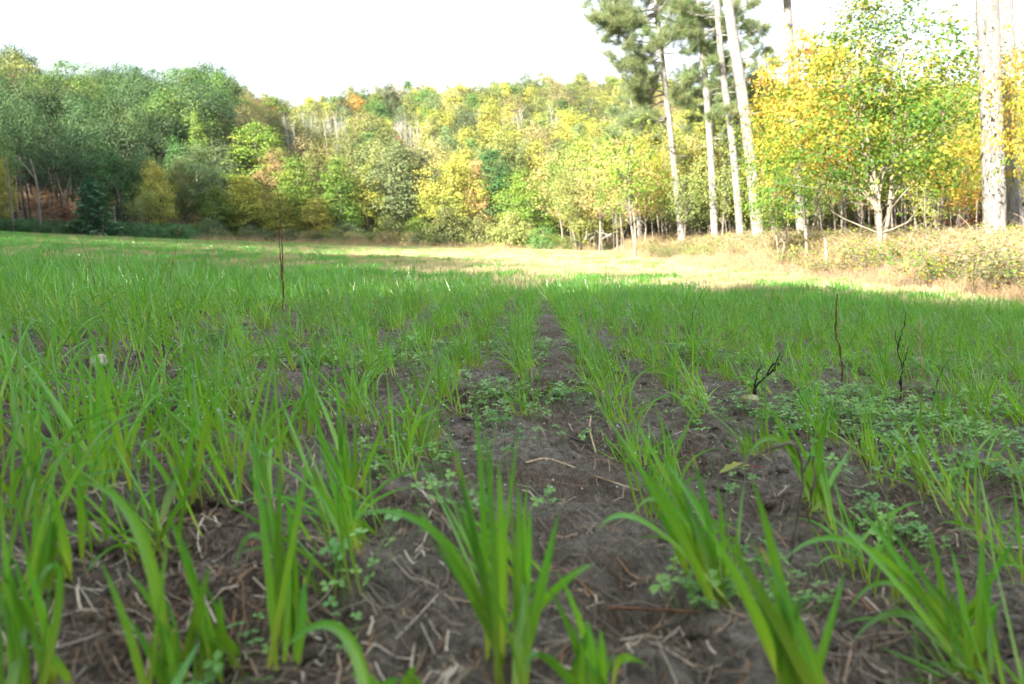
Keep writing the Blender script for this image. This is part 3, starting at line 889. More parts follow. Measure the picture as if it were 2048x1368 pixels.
def limb_tufts(mb_l, rng, p0, d, L, tufts):
    """one pine limb with side twigs ending in needle tufts"""
    d = d / np.linalg.norm(d)
    tip = p0 + d * L + np.array([0, 0, .10 * L])
    mid = p0 + d * L * .55 - np.array([0, 0, .10 * L])
    path = bez(p0, mid, tip, 8)
    mb_l.add(*tube(path, np.linspace(.016 + .010 * L, .008, 8), 5, cap=False))
    n = int(4 + 5 * L)
    for k in range(n):
        u = .28 + .72 * rng.random() ** .8
        q = path[min(int(u * 7), 6)] + (path[min(int(u * 7) + 1, 7)] - path[min(int(u * 7), 6)]) * ((u * 7) % 1)
        s = np.cross(d, [0, 0, 1]) * rng.choice([-1, 1]) * (.2 + .8 * rng.random()) + d * (.35 + .5 * rng.random()) + np.array([0, 0, -.5 + 1.3 * rng.random()])
        e = q + s * (.25 + .55 * rng.random()) * min(1, .4 + L * .3) * (1.25 - .5 * u)
        mb_l.add(*tube(bez(q, (q + e) / 2 - np.array([0, 0, .05]), e, 4), np.linspace(.010, .005, 4), 4, cap=False))
        for w in np.linspace(.45, 1, 3):
            tufts.append((q + (e - q) * w, s / np.linalg.norm(s)))
    tufts.append((tip, d))


def needle_mesh(tufts, rng, per=40, ln=.23, wd=.014):
    C = np.array([t[0] for t in tufts]); D = np.array([t[1] for t in tufts])
    n = len(C)
    dirs = D[:, None] * .75 + rng.standard_normal((n, per, 3)) * .62 + np.array([0, 0, .18])
    dirs /= np.linalg.norm(dirs, axis=2)[..., None]
    B = C[:, None] + rng.standard_normal((n, per, 3)) * .06
    side = np.cross(dirs, rng.standard_normal((n, per, 3))); side /= np.linalg.norm(side, axis=2)[..., None] + 1e-6
    l = ln * (.7 + .5 * rng.random((n, per, 1)))
    V = np.stack([B - side * wd / 2, B + side * wd / 2, B + dirs * l], 2).reshape(-1, 3)
    F = np.arange(len(V)).reshape(-1, 3)
    lv = np.repeat(np.clip(np.repeat(rng.random(n) ** 1.3 * .75, per) + .2 * rng.random(n * per), 0, 1), 3)
    return mk('needles', V, F, {'lv': lv})


def pine(label, Y, pxs, d0, dtop, limbs, seed, per=34):
    """pxs: [(px,py)...] that the leaning trunk passes, bottom first; limbs: (t0,t1,count,length,side bias)"""
    rng = np.random.default_rng(seed)
    base = stand(*[pxs[0][0], Y])
    pts = [base - np.array([0, 0, .3])] + [at(px, py, Y) for px, py in pxs[1:]]
    path = catmull(pts, 40)
    root = thing('pine_tree', label, 'pine tree', base, 'tall pines at the right edge of the field')
    k = np.linspace(0, 1, 40)
    r = (d0 + (dtop - d0) * k) / 2; r[0] *= 1.15; r[1] *= 1.05
    mb = MB(); mb.add(*tube(path - base, r, 18, rough=.025, rng=rng))
    obj('trunk', mb.mesh('trunk', True), M['pine_bark'], root)
    ml, tufts = MB(), []
    for (t0, t1, cnt, L, bias) in limbs:
        for _ in range(cnt):
            t = t0 + (t1 - t0) * rng.random()
            i = int(t * 38); p0 = path[i] + (path[i + 1] - path[i]) * (t * 38 - i) - base
            a = rng.random() * 2 * PI
            dd = np.array([math.cos(a) + bias, math.sin(a) * .8, -.35 + .75 * rng.random()])
            limb_tufts(ml, rng, p0, dd, L * (.55 + .6 * rng.random()), tufts)
    # short dead snags lower down
    for _ in range(10):
        t = .18 + .5 * rng.random(); i = int(t * 38); p0 = path[i] - base; a = rng.random() * 2 * PI
        e = p0 + np.array([math.cos(a), math.sin(a), .1]) * (.25 + .7 * rng.random())
        ml.add(*tube(bez(p0, (p0 + e) / 2, e + np.array([0, 0, -.08]), 4), np.linspace(.02, .006, 4), 5, cap=False))
    if limbs:
        obj('limbs', ml.mesh('limbs', True), M['pine_bark'], root)
        nd = obj('needles', needle_mesh(tufts, rng, per), M['needle'], root)
        nd['kind'] = 'stuff'
    return root


pine('leftmost tall pine with a broad needle crown leaning toward the field', 35, [(1366, 492), (1345, 300), (1322, 100), (1300, -110), (1285, -300)], .30, .16,
     [(.30, .42, 7, 1.8, -.7), (.40, .60, 28, 2.6, -.5), (.56, .78, 34, 2.9, -.45), (.76, .99, 26, 2.3, -.1)], 31)
pine('second tall pine from the left with tufts on its bare upper trunk', 33, [(1431, 492), (1421, 300), (1404, 80), (1390, -120), (1380, -320)], .31, .17,
     [(.26, .42, 5, .9, .2), (.42, .60, 12, 1.2, .1), (.58, .99, 34, 2.0, .1)], 32)
pine('third slim pine standing close left of the thickest leaning pine', 31, [(1484, 496), (1466, 300), (1442, 110), (1428, -100), (1415, -300)], .30, .16,
     [(.36, .60, 10, .9, .1), (.58, .99, 26, 1.8, 0)], 33)
pine('thick pale pine leaning left in front of the maples', 24, [(1521, 500), (1494, 260), (1458, 20), (1440, -120), (1420, -330)], .36, .24,
     [(.80, .99, 16, 2.0, 0)], 34)
pine('pine with its middle hidden by maple leaves right of the leaning pine', 27, [(1604, 498), (1592, 250), (1574, 0), (1566, -200), (1560, -320)], .33, .20,
     [(.82, .99, 16, 2.0, 0)], 35)
pine('thickest pale barked pine trunk at the right with leaf shadows on it', 14.5, [(1992, 505), (1984, 250), (1973, -20), (1968, -260)], .385, .34, [], 36, 20)
pine('dappled darker pine trunk just behind the thickest trunk', 19.5, [(2028, 480), (2020, 250), (2008, 0), (2000, -250)], .42, .34, [], 37, 20)
# pine crowns standing behind the front row
def back_pine(label, px, Y, top, seed, lo=.45):
    p = stand(px, Y); h = height_to(p, top)
    q = p + np.array([-.02 * h, 0, h])
    rng = np.random.default_rng(seed)
    root = thing('pine_tree', label, 'pine tree', p, 'tall pines at the right edge of the field')
    path = catmull([np.array([0, 0, -.2]), (q - p) * .5, q - p], 30)
    mb = MB(); mb.add(*tube(path, np.linspace(.17, .03, 30), 10)); obj('trunk', mb.mesh('trunk', True), M['pine_bark'], root)
    ml, tufts = MB(), []
    for _ in range(34):
        t = lo + (1 - lo) * rng.random(); i = int(t * 28); a = rng.random() * 2 * PI
        limb_tufts(ml, rng, path[i], np.array([math.cos(a), math.sin(a), .05]), 1.9 * (1.15 - .75 * (t - lo) / (1 - lo)) * (.6 + .5 * rng.random()), tufts)
    obj('limbs', ml.mesh('limbs', True), M['pine_bark'], root)
    nd = obj('needles', needle_mesh(tufts, rng, 30, .22, .017), M['needle'], root); nd['kind'] = 'stuff'
back_pine('dark bluish pine crown showing behind the top of the leaning pine', 1490, 44, -60, 41, .5)
back_pine('smaller pine crown low under the boughs of the leftmost pine', 1282, 46, 150, 42, .35)
back_pine('pine crown filling the gap between the second and third pines', 1440, 40, 150, 43, .3)
back_pine('distant pine top showing above the orange maple', 1548, 48, 92, 44, .5)

# ------------------------------------------------------------------ maples and small trees on the right
GR = 'maples and small trees at the right wood edge'
RIGHT = [
 ('maple', 1752, 16.5, -40, 400, 'maple_mix', 'maple_tree', 'large spreading maple with a forked pale trunk and green gold leaves', 'pale_bark'),
 ('maple2', 1622, 20, 36, 250, 'maple_gold', 'maple_tree', 'maple with orange topped crown left of the large spreading maple', 'pale_bark'),
 ('maple2', 1560, 18.5, 262, 170, 'maple_mix', 'maple_sapling', 'low pale green maple in front of the leaning pine trunk', 'pale_bark'),
 ('maple3', 1876, 23, 130, 250, 'maple_mix', 'maple_tree', 'yellow green maple between the spreading maple and the thickest trunk', 'grey_bark'),
 ('maple3', 1290, 39, 262, 130, 'maple_yellow', 'maple_tree', 'bright yellow maple at the foot of the leftmost tall pine', 'pale_bark'),
 ('maple3', 1400, 41, 285, 120, 'maple_gold', 'maple_tree', 'orange gold maple between the first two pine trunks', 'grey_bark'),
 ('maple3', 1470, 42, 270, 120, 'maple_gold', 'maple_tree', 'gold maple behind the third slim pine', 'grey_bark'),
 ('maple3', 1546, 34, 170, 140, 'maple_mix', 'maple_tree', 'green gold maple behind the leaning pine', 'grey_bark'),
 ('maple2', 1690, 25, 60, 230, 'maple_gold', 'maple_tree', 'orange flecked maple behind the left side of the spreading maple', 'grey_bark'),
 ('maple2', 1922, 20, 250, 130, 'maple_gold', 'maple_sapling', 'small gold maple beside the left of the thickest trunk', 'grey_bark'),
 ('maple3', 1806, 27, 190, 200, 'maple_mix', 'maple_tree', 'dense green maple behind the right side of the spreading maple', 'grey_bark'),
 ('maple', 2168, 12.2, -180, 290, 'maple_gold', 'maple_tree', 'maple whose orange gold boughs hang in from the right edge', 'dark_bark'),
 ('maple2', 2064, 17, 60, 150, 'maple_gold', 'maple_tree', 'gold and red leaved tree cut by the right edge behind the trunks', 'grey_bark'),
 ('sapling', 1930, 17, 372, 90, 'red', 'sapling', 'little red leaved sapling in the dark gap left of the thickest trunk', 'grey_bark'),
]
for pr, px, Y, top, w, m, nm, lab, bk in RIGHT:
    tree(pr, px, Y, top, w, m, nm, lab, 'tree', GR, bark=bk)

# slim trunks in the dark wood
rng = np.random.default_rng(8)
ZONES = [(1238, 'left of the bright yellow maple'), (1330, 'just left of the leftmost tall pine'), (1398, 'between the first two tall pines'), (1456, 'between the second and third pines'),
         (1560, 'between the leaning pine and the hidden pine'), (1660, 'behind the short pale snag'), (1715, 'just left of the spreading maple trunk'), (1800, 'just right of the spreading maple trunk'),
         (1890, 'in the dark gap right of the leaning stem'), (1945, 'close to the left side of the thickest trunk')]
for zx, zt in ZONES:
    for j, (cm2, cn) in enumerate((('gold', 'gold'), ('lime', 'lime green'), ('orange', 'orange'), ('yellow', 'yellow'))):
        px = zx - 28 + 18 * j + rng.normal(0, 4)
        Y = (21 + 16 * rng.random()) if px > 1500 else 34 + 14 * rng.random()
        tree('sapling', px, Y, 250 + rng.normal(0, 35), 45 * 30 / Y, cm2, 'sapling', 'slim young trunk with %s leaves %s' % (cn, zt), 'sapling', 'slim trunks in the dark wood',
             bark='pale_bark' if j % 2 == 0 else 'grey_bark')
tree('sapling', 1850, 15.5, 330, 60, 'gold', 'sapling', 'thin pale leaning stem in the open gap right of the spreading maple', 'sapling', GR, 'pale_bark')
for px, Y, top, lab in ((1613, 18, 452, 'slim pale post like snag right of the hidden pine trunk'), (1652, 16.5, 476, 'short pale snag left of the spreading maple')):
    p = stand(px, Y); h = height_to(p, top)
    o = obj('snag', (lambda m: (m.add(*tube([(0, 0, -.1), (.01, 0, h * .6), (-.01, 0, h)], [.035, .032, .026], 9, rough=.06, rng=rng)), m.mesh('snag', True))[1])(MB()), M['pale_bark'])
    o.location = Vector(p); tag(o, lab, 'snag', 'pale snags in the brush')

# dead pale trunks in the left wood
def dead_trunk(label, Y, pts, d0, branches=()):
    base = stand(pts[0][0], Y)
    path = catmull([base - np.array([0, 0, .15])] + [at(a, b, Y) for a, b in pts[1:]], 14) - base
    o = thing('dead_tree', label, 'dead tree', base, 'pale trunks in the left wood')
    mb = MB(); mb.add(*tube(path, np.linspace(d0, d0 * .45, 14) / 2, 9, rough=.04, rng=rng)); obj('trunk', mb.mesh('trunk', True), M['grey_bark'], o)
    for br in branches:
        mb = MB(); q_ = catmull([at(a, b, Y) - base for a, b in br], 8)
        mb.add(*tube(q_, np.linspace(d0 * .6, d0 * .25, 8) / 2, 7)); obj('branch', mb.mesh('branch', True), M['grey_bark'], o)
dead_trunk('forked pale dead trunk at the left under the oaks', 55, [(82, 452), (77, 400), (72, 360), (61, 318)], .20, [[(73, 362), (55, 338), (32, 312)]])
dead_trunk('slim whitish trunk nearest the left edge', 54, [(28, 456), (22, 410), (17, 370), (12, 315)], .15)
dead_trunk('pale Y shaped trunk left of the young fir', 57, [(126, 458), (127, 410), (130, 380)], .15, [[(129, 392), (136, 370), (140, 355)], [(127, 400), (119, 372), (111, 345)]])
dead_trunk('short pale stub at the right foot of the young fir', 55, [(232, 440), (228, 418), (226, 412)], .14)
for k, (px, lab) in enumerate(((38, 'dark upright trunk between the two pale left trunks'), (58, 'dark thick trunk just left of the forked dead trunk'), (250, 'dark slim trunk standing behind the fern patch'))):
    p = stand(px, 60)
    o = obj('dark_tree', (lambda m: (m.add(*tube([(0, 0, -.2), (-.05, 0, 2), (-.15, .1, 4.2)], [.13, .11, .09], 9)), m.mesh('dark_tree', True))[1])(MB()), M['dark_bark'])
    o.location = Vector(p); tag(o, lab, 'tree', 'dark trunks in the left wood')

# ------------------------------------------------------------------ shrubs along the far edge
SHR = [
 ('bush', 895, 60, 404, 104, 'olive', 'brownish olive shrub under the big orange gold tree'),
 ('bush2', 958, 60, 424, 84, 'olive', 'low olive shrub under the slim peach tree'),
 ('bush', 1028, 57, 414, 98, 'olive', 'rounded green olive shrub under the lime tree'),
 ('bush2', 1084, 54, 448, 74, 'green', 'low dark green bramble bush in front of the lime tree'),
 ('bush2', 1150, 54, 462, 70, 'olive', 'low tangled shrub below the sparse peach tree'),
 ('bush', 838, 62, 428, 62, 'lime', 'small yellow green shrub left of the brownish olive shrub'),
 ('bush2', 780, 64, 424, 76, 'olive', 'brownish shrub at the foot of the big grey green tree'),
 ('bush2', 700, 64, 440, 70, 'sage', 'low grey green shrub below the bright green columns'),
 ('bush2', 420, 60, 430, 70, 'sage', 'low sage shrub at the foot of the pale corner tree'),
]
for pr, px, Y, top, w, m, lab in SHR:
    tree(pr, px, Y, top, w, m, 'shrub', lab, 'shrub', 'shrubs along the far field edge')
mb = MB(); base = stand(1190, 50); rng = np.random.default_rng(4)
for a in ([(1172, 478), (1176, 452), (1196, 446), (1212, 474)], [(1180, 480), (1200, 466), (1226, 474)], [(1170, 478), (1190, 462), (1214, 478)], [(1192, 476), (1186, 455), (1178, 440)], [(1205, 478), (1222, 468), (1250, 462)]):
    mb.add(*tube(catmull([at(x, y, 50 + rng.normal(0, .3)) - base for x, y in a], 10), np.linspace(.06, .025, 10), 6))
o = obj('fallen_branch', mb.mesh('fallen_branch', True), M['bare']); o.location = Vector(base)
tag(o, 'tangle of grey arching dead branches at the mouth of the wood', 'dead branch')

# ------------------------------------------------------------------ grass


def blade(mb, path, width, face, seg_w=2, lv0=0.0, lv1=1.0, fold=.45, blunt=.0):
    """a leaf blade along path; face = rough direction the flat side looks"""
    P = np.asarray(path); n = len(P)
    T = np.gradient(P, axis=0); T /= np.linalg.norm(T, axis=1)[:, None] + 1e-9
    A = np.cross(T, face); A /= np.linalg.norm(A, axis=1)[:, None] + 1e-9
    B = np.cross(A, T)
    t = np.linspace(0, 1, n)
    w = width * (.45 + .55 * np.minimum(1, t * 3.2)) * np.clip(1 - t ** 2.8, .03 + blunt, 1) / 2
    lv = lv0 + (lv1 - lv0) * t
    if seg_w == 2:
        V = np.stack([P - A * w[:, None], P + B * (-fold * w)[:, None], P + A * w[:, None]], 1).reshape(-1, 3)
        i = np.arange(n - 1) * 3
        F = np.concatenate([np.stack([i, i + 1, i + 4, i + 3], -1), np.stack([i + 1, i + 2, i + 5, i + 4], -1)])
        mb.add(V, [F], np.repeat(lv, 3), np.tile([0., 1., 0.], n))
    else:
        V = np.stack([P - A * w[:, None], P + A * w[:, None]], 1).reshape(-1, 3)
        i = np.arange(n - 1) * 2
        mb.add(V, [np.stack([i, i + 1, i + 3, i + 2], -1)], np.repeat(lv, 2))


OCT = (np.array([[1, 0, 0], [-1, 0, 0], [0, 1, 0], [0, -1, 0], [0, 0, 1], [0, 0, -1]], float),
       np.array([[0, 2, 4], [2, 1, 4], [1, 3, 4], [3, 0, 4], [2, 0, 5], [1, 2, 5], [3, 1, 5], [0, 3, 5]]))


def grass_clump(seed, nb, hmin, hmax, wmm, seg, segw, spread=.012, lean=.32, droop=.28):
    rng = np.random.default_rng(seed)
    mb = MB()
    for k in range(nb):
        L = (hmin + (hmax - hmin) * rng.random())
        a = rng.random() * 2 * PI
        ln = abs(rng.normal(0, lean)) + .06
        d = np.array([math.cos(a) * ln, math.sin(a) * ln, 1.0]); d /= np.linalg.norm(d)
        b0 = np.array([rng.normal(0, spread), rng.normal(0, spread * 1.6), -.008])
        arch = rng.random() < droop
        tip = b0 + d * L
        h = np.array([math.cos(a), math.sin(a), 0])
        if arch:
            tip = b0 + d * L * .55 + h * L * (.35 + .3 * rng.random()) - np.array([0, 0, L * .12 * rng.random()])
            c = b0 + d * L * .62
        else:
            c = b0 + d * L * .5 + np.array([0, 0, L * .06]) - h * L * .04
            tip = tip + h * L * .08 * rng.random()
        face = np.array([math.cos(a) + rng.normal(0, .7), math.sin(a) + rng.normal(0, .7), .35])
        blade(mb, bez(b0, c, tip, seg), wmm / 1000 * (.65 + .5 * rng.random()), face, segw, 0 if not arch else .1, 1.0 if rng.random() < .10 else .6 + .25 * rng.random())
    return mb.mesh('grass_clump')


ROW = .22
rng = np.random.default_rng(77)
near_m = [grass_clump(100 + i, 8 + i % 6, .06, .14 + .018 * (i % 5), 4.9, 10, 2, droop=.30, spread=.011) for i in range(14)]
mid_m = [grass_clump(200 + i, 6 + i % 5, .08, .165, 5.6, 6, 1, spread=.016) for i in range(10)]


def far_patch(seed, size, nplant, hmax, dry):
    r = np.random.default_rng(seed); mb = MB()
    for _ in range(nplant):
        x0, y0 = (r.random(2) - .5) * size
        for k in range(4):
            L = hmax * (.55 + .5 * r.random()); a = r.random() * 6.28; ln = .1 + .35 * r.random()
            p0 = np.array([x0 + r.normal(0, .02), y0 + r.normal(0, .02), 0]); d = np.array([math.cos(a) * ln, math.sin(a) * ln, 1])
            p2 = p0 + d * L; p1 = p0 + np.array([0, 0, L * .6])
            lo = r.random() * .3 if not dry else r.random() * .6
            blade(mb, bez(p0, p1, p2, 4), .010 if not dry else .008, np.array([r.normal(), r.normal(), .3]), 1, lo, min(.86 if not dry else 1, lo + .55))
    return mb.mesh('grass_patch')


far_m = [far_patch(300 + i, .55, 46, .11, False) for i in range(5)] + [far_patch(320 + i, .55, 34, .09, True) for i in range(5)]

HERO_BASES = []


def field_ok(x, y):
    wob = .45 * np.sin(y * .35) + .25 * np.sin(y * .9 + 1)
    return x + wob < 6.0


# rows run almost straight away from the viewer
def row_points(y0, y1, step, lim):
    P = []
    for r_ in np.arange(-round(lim / ROW), round(lim / ROW) + 1) * ROW:
        ys = np.arange(y0, y1, step) + rng.random() * step
        ys = ys + rng.normal(0, step * .35, len(ys))
        xs = r_ - .026 + .03 * ys + rng.normal(0, .014 + .010 * np.clip(ys - 1.5, 0, 3), len(ys)) + np.where(rng.random(len(ys)) < .12, rng.normal(0, .07, len(ys)), 0)
        P.append(np.stack([xs, ys], -1))
    return np.concatenate(P)


def to_xyz(P, fn=gz):
    return np.column_stack([P, fn(P[:, 0], P[:, 1])])


SHOW = [(1508, 800, .16), (198, 735, .14), (1684, 775, .08), (1806, 800, .08), (1848, 775, .06), (1470, 965, .12), (564, 620, .12), (332, 735, .10), (1575, 1120, .08), (1090, 860, .11), (1120, 1000, .10), (1100, 760, .09), (1090, 680, .10)]
SHOW = [(hit(a_, b_), r_) for a_, b_, r_ in SHOW]


def keep_clear(P):
    """thin spots of the crop in front of the stones, stubs and bare soil that show through it"""
    ok = np.ones(len(P), bool)
    for q_, r_ in SHOW:
        lat = np.abs(P[:, 0] - q_[0] * P[:, 1] / q_[1])
        ok &= ~((lat < r_ * .8) & (P[:, 1] < q_[1] + .04) & (P[:, 1] > q_[1] - .16 * q_[1] - r_))
    ok &= ~((np.abs(P[:, 0] - .084 - .03 * P[:, 1]) < .072) & (P[:, 1] < 5.5))
    return P[ok]


def leaning(n, mean, sd):
    """random spin about the stem, then a common set to the left"""
    out = np.empty((n, 3))
    for i in range(n):
        m_ = Matrix.Rotation(rng.normal(mean, sd), 3, 'Y') @ Matrix.Rotation(rng.normal(-.03, .1), 3, 'X') @ Matrix.Rotation(rng.random() * 6.28, 3, 'Z')
        out[i] = m_.to_euler()
    return out


# near clumps
Pn = row_points(.62, 4.2, .055, 3.2)
Pn = Pn[(np.abs(Pn[:, 0]) < .72 * Pn[:, 1] + .25)]
keep = rng.random(len(Pn)) < .74 + 1.7 * (fbm(Pn[:, 0] * 1.9, Pn[:, 1] * 1.9, 5, 2) - .42) + .2 * sstep(1.5, 3.5, Pn[:, 1]) + .22 * sstep(.12, .3, Pn[:, 0] / Pn[:, 1])
Pn = Pn[keep]
# ------------------------------------------------------------------ hero grass plants in the foreground
M_rye = M['rye']
HERO = [
 ((1015, 1345), 'tall grass plant rising at the bottom centre of the photo', [((885, 820), None), ((948, 770), None), ((968, 830), None), ((905, 905), None), ((1012, 880), None), ((1035, 960), None), ((830, 1010), None), ((690, 1040), (880, 1075)), ((1110, 1130), None), ((1190, 1128), (1110, 1180)), ((1040, 820), None)]),
 ((588, 1290), 'dense grass plant left of the bottom centre plant', [((480, 800), None), ((505, 890), None), ((560, 900), None), ((600, 960), None), ((622, 890), None), ((470, 1140), (530, 1080)), ((530, 960), None), ((412, 945), (500, 900)), ((640, 1050), None), ((572, 1010), None)]),
 ((1420, 1185), 'leaning grass plant right of the bare soil strip', [((1180, 790), None), ((1245, 800), None), ((1280, 890), None), ((1330, 960), None), ((1382, 900), None), ((1255, 1050), (1330, 1010)), ((1195, 1062), (1300, 1050)), ((1432, 960), None), ((1300, 780), None)]),
 ((1600, 1420), 'leaning grass plant at the bottom between the soil strip and the right corner tuft', [((1410, 1050), None), ((1490, 1130), None), ((1502, 950), None), ((1560, 1180), None), ((1690, 1140), None), ((1395, 1000), None), ((1540, 1040), None)]),
 ((1930, 1330), 'big spreading grass tuft in the bottom right corner', [((1640, 1010), None), ((1705, 1000), None), ((1560, 1130), (1740, 1100)), ((1780, 1060), None), ((1850, 1040), None), ((1962, 1050), None), ((1690, 1235), (1800, 1170)), ((1700, 1292), (1820, 1230)), ((2040, 1060), None), ((2005, 1200), None), ((1900, 1090), None), ((1820, 1130), None)]),
 ((112, 1195), 'upright grass plant near the left edge with straight blades', [((62, 900), None), ((128, 865), None), ((150, 840), None), ((20, 960), None), ((188, 975), (150, 950)), ((100, 980), None)]),
 ((340, 1430), 'grass plant with one broad blade arching up to the left', [((152, 965), (285, 1080)), ((338, 1035), None), ((250, 1230), None), ((420, 1130), None), ((200, 1120), None)]),
 ((62, 1430), 'close blurred grass plant in the bottom left corner', [((0, 1000), None), ((60, 1188), (120, 1160)), ((20, 1100), None), ((100, 1140), None), ((-40, 1050), None)]),
 ((1180, 1430), 'low arching grass plant at the bottom edge right of centre', [((1310, 1345), (1240, 1320)), ((1050, 1352), (1100, 1320)), ((1112, 1140), None), ((1230, 1300), None)]),
 ((700, 1015), 'grass plant in the row beyond the dense left plant', [((560, 870), None), ((622, 760), None), ((662, 700), None), ((692, 800), None), ((732, 900), None), ((590, 690), None), ((775, 830), None)]),
 ((432, 1390), 'small grass plant between the broad arching blade and the dense plant', [((360, 1060), None), ((402, 1170), None), ((440, 1190), None), ((330, 1010), None)]),
 ((760, 1440), 'grass plant below the frame whose blades arch in at the bottom', [((560, 1305), (690, 1270)), ((830, 1330), None), ((700, 1350), None)]),
 ((370, 1015), 'grass plant with drooping blades on the pine straw at left', [((240, 770), None), ((300, 830), None), ((395, 800), None), ((450, 870), (420, 830)), ((330, 860), None), ((280, 940), (310, 880))]),
 ((1640, 1020), 'grass plant under the bent brown stem', [((1530, 800), None), ((1570, 840), None), ((1660, 800), None), ((1700, 900), None), ((1600, 790), None), ((1480, 940), (1560, 880))]),
]
hr = np.random.default_rng(9)
for (bpx, bpy_), lab, tips in HERO:
    b = hit(bpx, bpy_); HERO_BASES.append(b[:2])
    root = thing('grass_plant', lab, 'grass plant', b, 'foreground grass plants')
    Yb = b[1]
    straight = [t_[0] for t_ in tips if t_[1] is None]
    for _ in range(8):
        ta, tb = straight[hr.integers(len(straight))], straight[hr.integers(len(straight))]
        f_ = .45 + .5 * hr.random()
        tips = tips + [((bpx + f_ * ((ta[0] + tb[0]) / 2 - bpx) + hr.normal(0, 25), bpy_ + f_ * ((ta[1] + tb[1]) / 2 - bpy_)), None)]
    for (tip, ctrl) in tips:
        Yt = Yb * (.97 + hr.normal(0, .03))
        b0 = np.array([hr.normal(0, .013), hr.normal(0, .030), -.01])
        p2 = at(tip[0], tip[1], Yt) - b
        if ctrl: p1 = 2 * (at(ctrl[0], ctrl[1], (Yb + Yt) / 2) - b) - .5 * b0 - .5 * p2
        else: p1 = b0 + (p2 - b0) * .5 + np.array([.006, 0, .018])
        mb = MB()
        face = np.array([hr.normal(-.3, .7), -1 + hr.normal(0, .4), .5])
        blade(mb, bez(b0, p1, p2, 14), .0100 * (.7 + .5 * hr.random()) * (1.35 if 'broad' in lab and ctrl else 1), face, 2, .05 * hr.random(), 1.0 if hr.random() < .1 else .6 + .25 * hr.random(), .5)
        obj('blade', mb.mesh('blade', True), M_rye, root)
HB = np.array(HERO_BASES)
dd = np.min(np.hypot(Pn[:, None, 0] - HB[None, :, 0], Pn[:, None, 1] - HB[None, :, 1]), axis=1)
Pn = Pn[(dd > .075) & ((Pn[:, 1] > .80) | (np.abs(Pn[:, 0] / Pn[:, 1] - .02) > .33))]
Pn = keep_clear(Pn)
Pn3 = to_xyz(Pn)
n = len(Pn3)
rot = leaning(n, -.17, .12)
# lean is applied about world axes: small spin keeps the leftward set of the crop
sc_ = (.8 + .45 * rng.random(n)) * (1 + .38 * sstep(-.05, -.45, (Pm3 if 'Pm3' in globals() else Pn3)[:, 0] / (Pm3 if 'Pm3' in globals() else Pn3)[:, 1]))
c_near = proto_coll('near_clump', near_m, [M_rye] * len(near_m))
tag(gn_scatter('grass', Pn3, rng.integers(0, len(near_m), n), rot, np.column_stack([sc_] * 3), c_near), 'young rye grass standing in drilled rows on the near field', None, None, 'stuff')

Pm = row_points(4.2, 7.8, .044, 9)
Pm = Pm[(np.abs(Pm[:, 0]) < .74 * Pm[:, 1]) & field_ok(Pm[:, 0], Pm[:, 1])]
Pm = keep_clear(Pm)
Pm = Pm[rng.random(len(Pm)) < .95 + .6 * (fbm(Pm[:, 0] * 1.3, Pm[:, 1] * 1.3, 6, 2) - .35)]
Pm3 = to_xyz(Pm); n = len(Pm3)
c_mid = proto_coll('mid_clump', mid_m, [M['rye_dew_sheen'] if i % 2 else M_rye for i in range(len(mid_m))])
sc_ = (.8 + .45 * rng.random(n)) * (1 + .38 * sstep(-.05, -.45, (Pm3 if 'Pm3' in globals() else Pn3)[:, 0] / (Pm3 if 'Pm3' in globals() else Pn3)[:, 1]))
tag(gn_scatter('grass', Pm3, rng.integers(0, len(mid_m), n), leaning(n, -.13, .11), np.column_stack([sc_] * 3), c_mid), 'rye grass thickening into a green carpet across the shaded field', None, None, 'stuff')

gxs, gys = np.meshgrid(np.arange(-52, 8, .5), np.arange(7.6, 72, .5))
Pf = np.column_stack([gxs.ravel(), gys.ravel()]) + rng.normal(0, .12, (gxs.size, 2))
u_ = Pf[:, 0] / Pf[:, 1]
Pf = Pf[(np.abs(u_) < .74) & field_ok(Pf[:, 0], Pf[:, 1]) & (Pf[:, 1] < 70 - 13 * sstep(-.18, -.3, u_))]
Pf3 = to_xyz(Pf, G); n = len(Pf3)
dry = rng.random(n) < np.clip(.46 + .44 * sstep(8, 12, Pf[:, 1]) * sstep(-.45, -.1, Pf[:, 0] / Pf[:, 1]) + (fbm(Pf[:, 0] * .3, Pf[:, 1] * .3, 4, 2) - .5) * .6, .05, .95)  # more dry blades over the sunlit band: their pale colour adds to its brightness
c_far = proto_coll('far_patch', far_m, [M['rye_dew_sheen']] * 5 + [M['rye_dry']] * 5)
sc_ = .85 + .4 * rng.random(n)
tag(gn_scatter('grass', Pf3, np.where(dry, 5 + rng.integers(0, 5, n), rng.integers(0, 5, n)), np.column_stack([np.zeros(n), np.zeros(n), rng.random(n) * 6.28]), np.column_stack([sc_] * 3), c_far), 'pale sunlit grass of the far field', None, None, 'stuff')

# ------------------------------------------------------------------ dry grass and brambles of the right bank


def tuft_dry(seed, nb, hmin, hmax, w):
    r = np.random.default_rng(seed); mb = MB()
    for _ in range(nb):
        L = hmin + (hmax - hmin) * r.random(); a = r.random() * 6.28; ln = abs(r.normal(0, .45)) + .1
        p0 = np.array([r.normal(0, .10), r.normal(0, .10), -.03]); h = np.array([math.cos(a), math.sin(a), 0])
        p2 = p0 + h * ln * L + np.array([0, 0, L * (.85 - .35 * r.random())])
        p1 = p0 + np.array([0, 0, L * .7]) + h * ln * L * .2
        blade(mb, bez(p0, p1, p2, 6), w * (.6 + .7 * r.random()), np.array([r.normal(), r.normal(), .3]), 1, r.random() * .7, min(1, .4 + .6 * r.random()))
    return mb.mesh('dry_tuft')


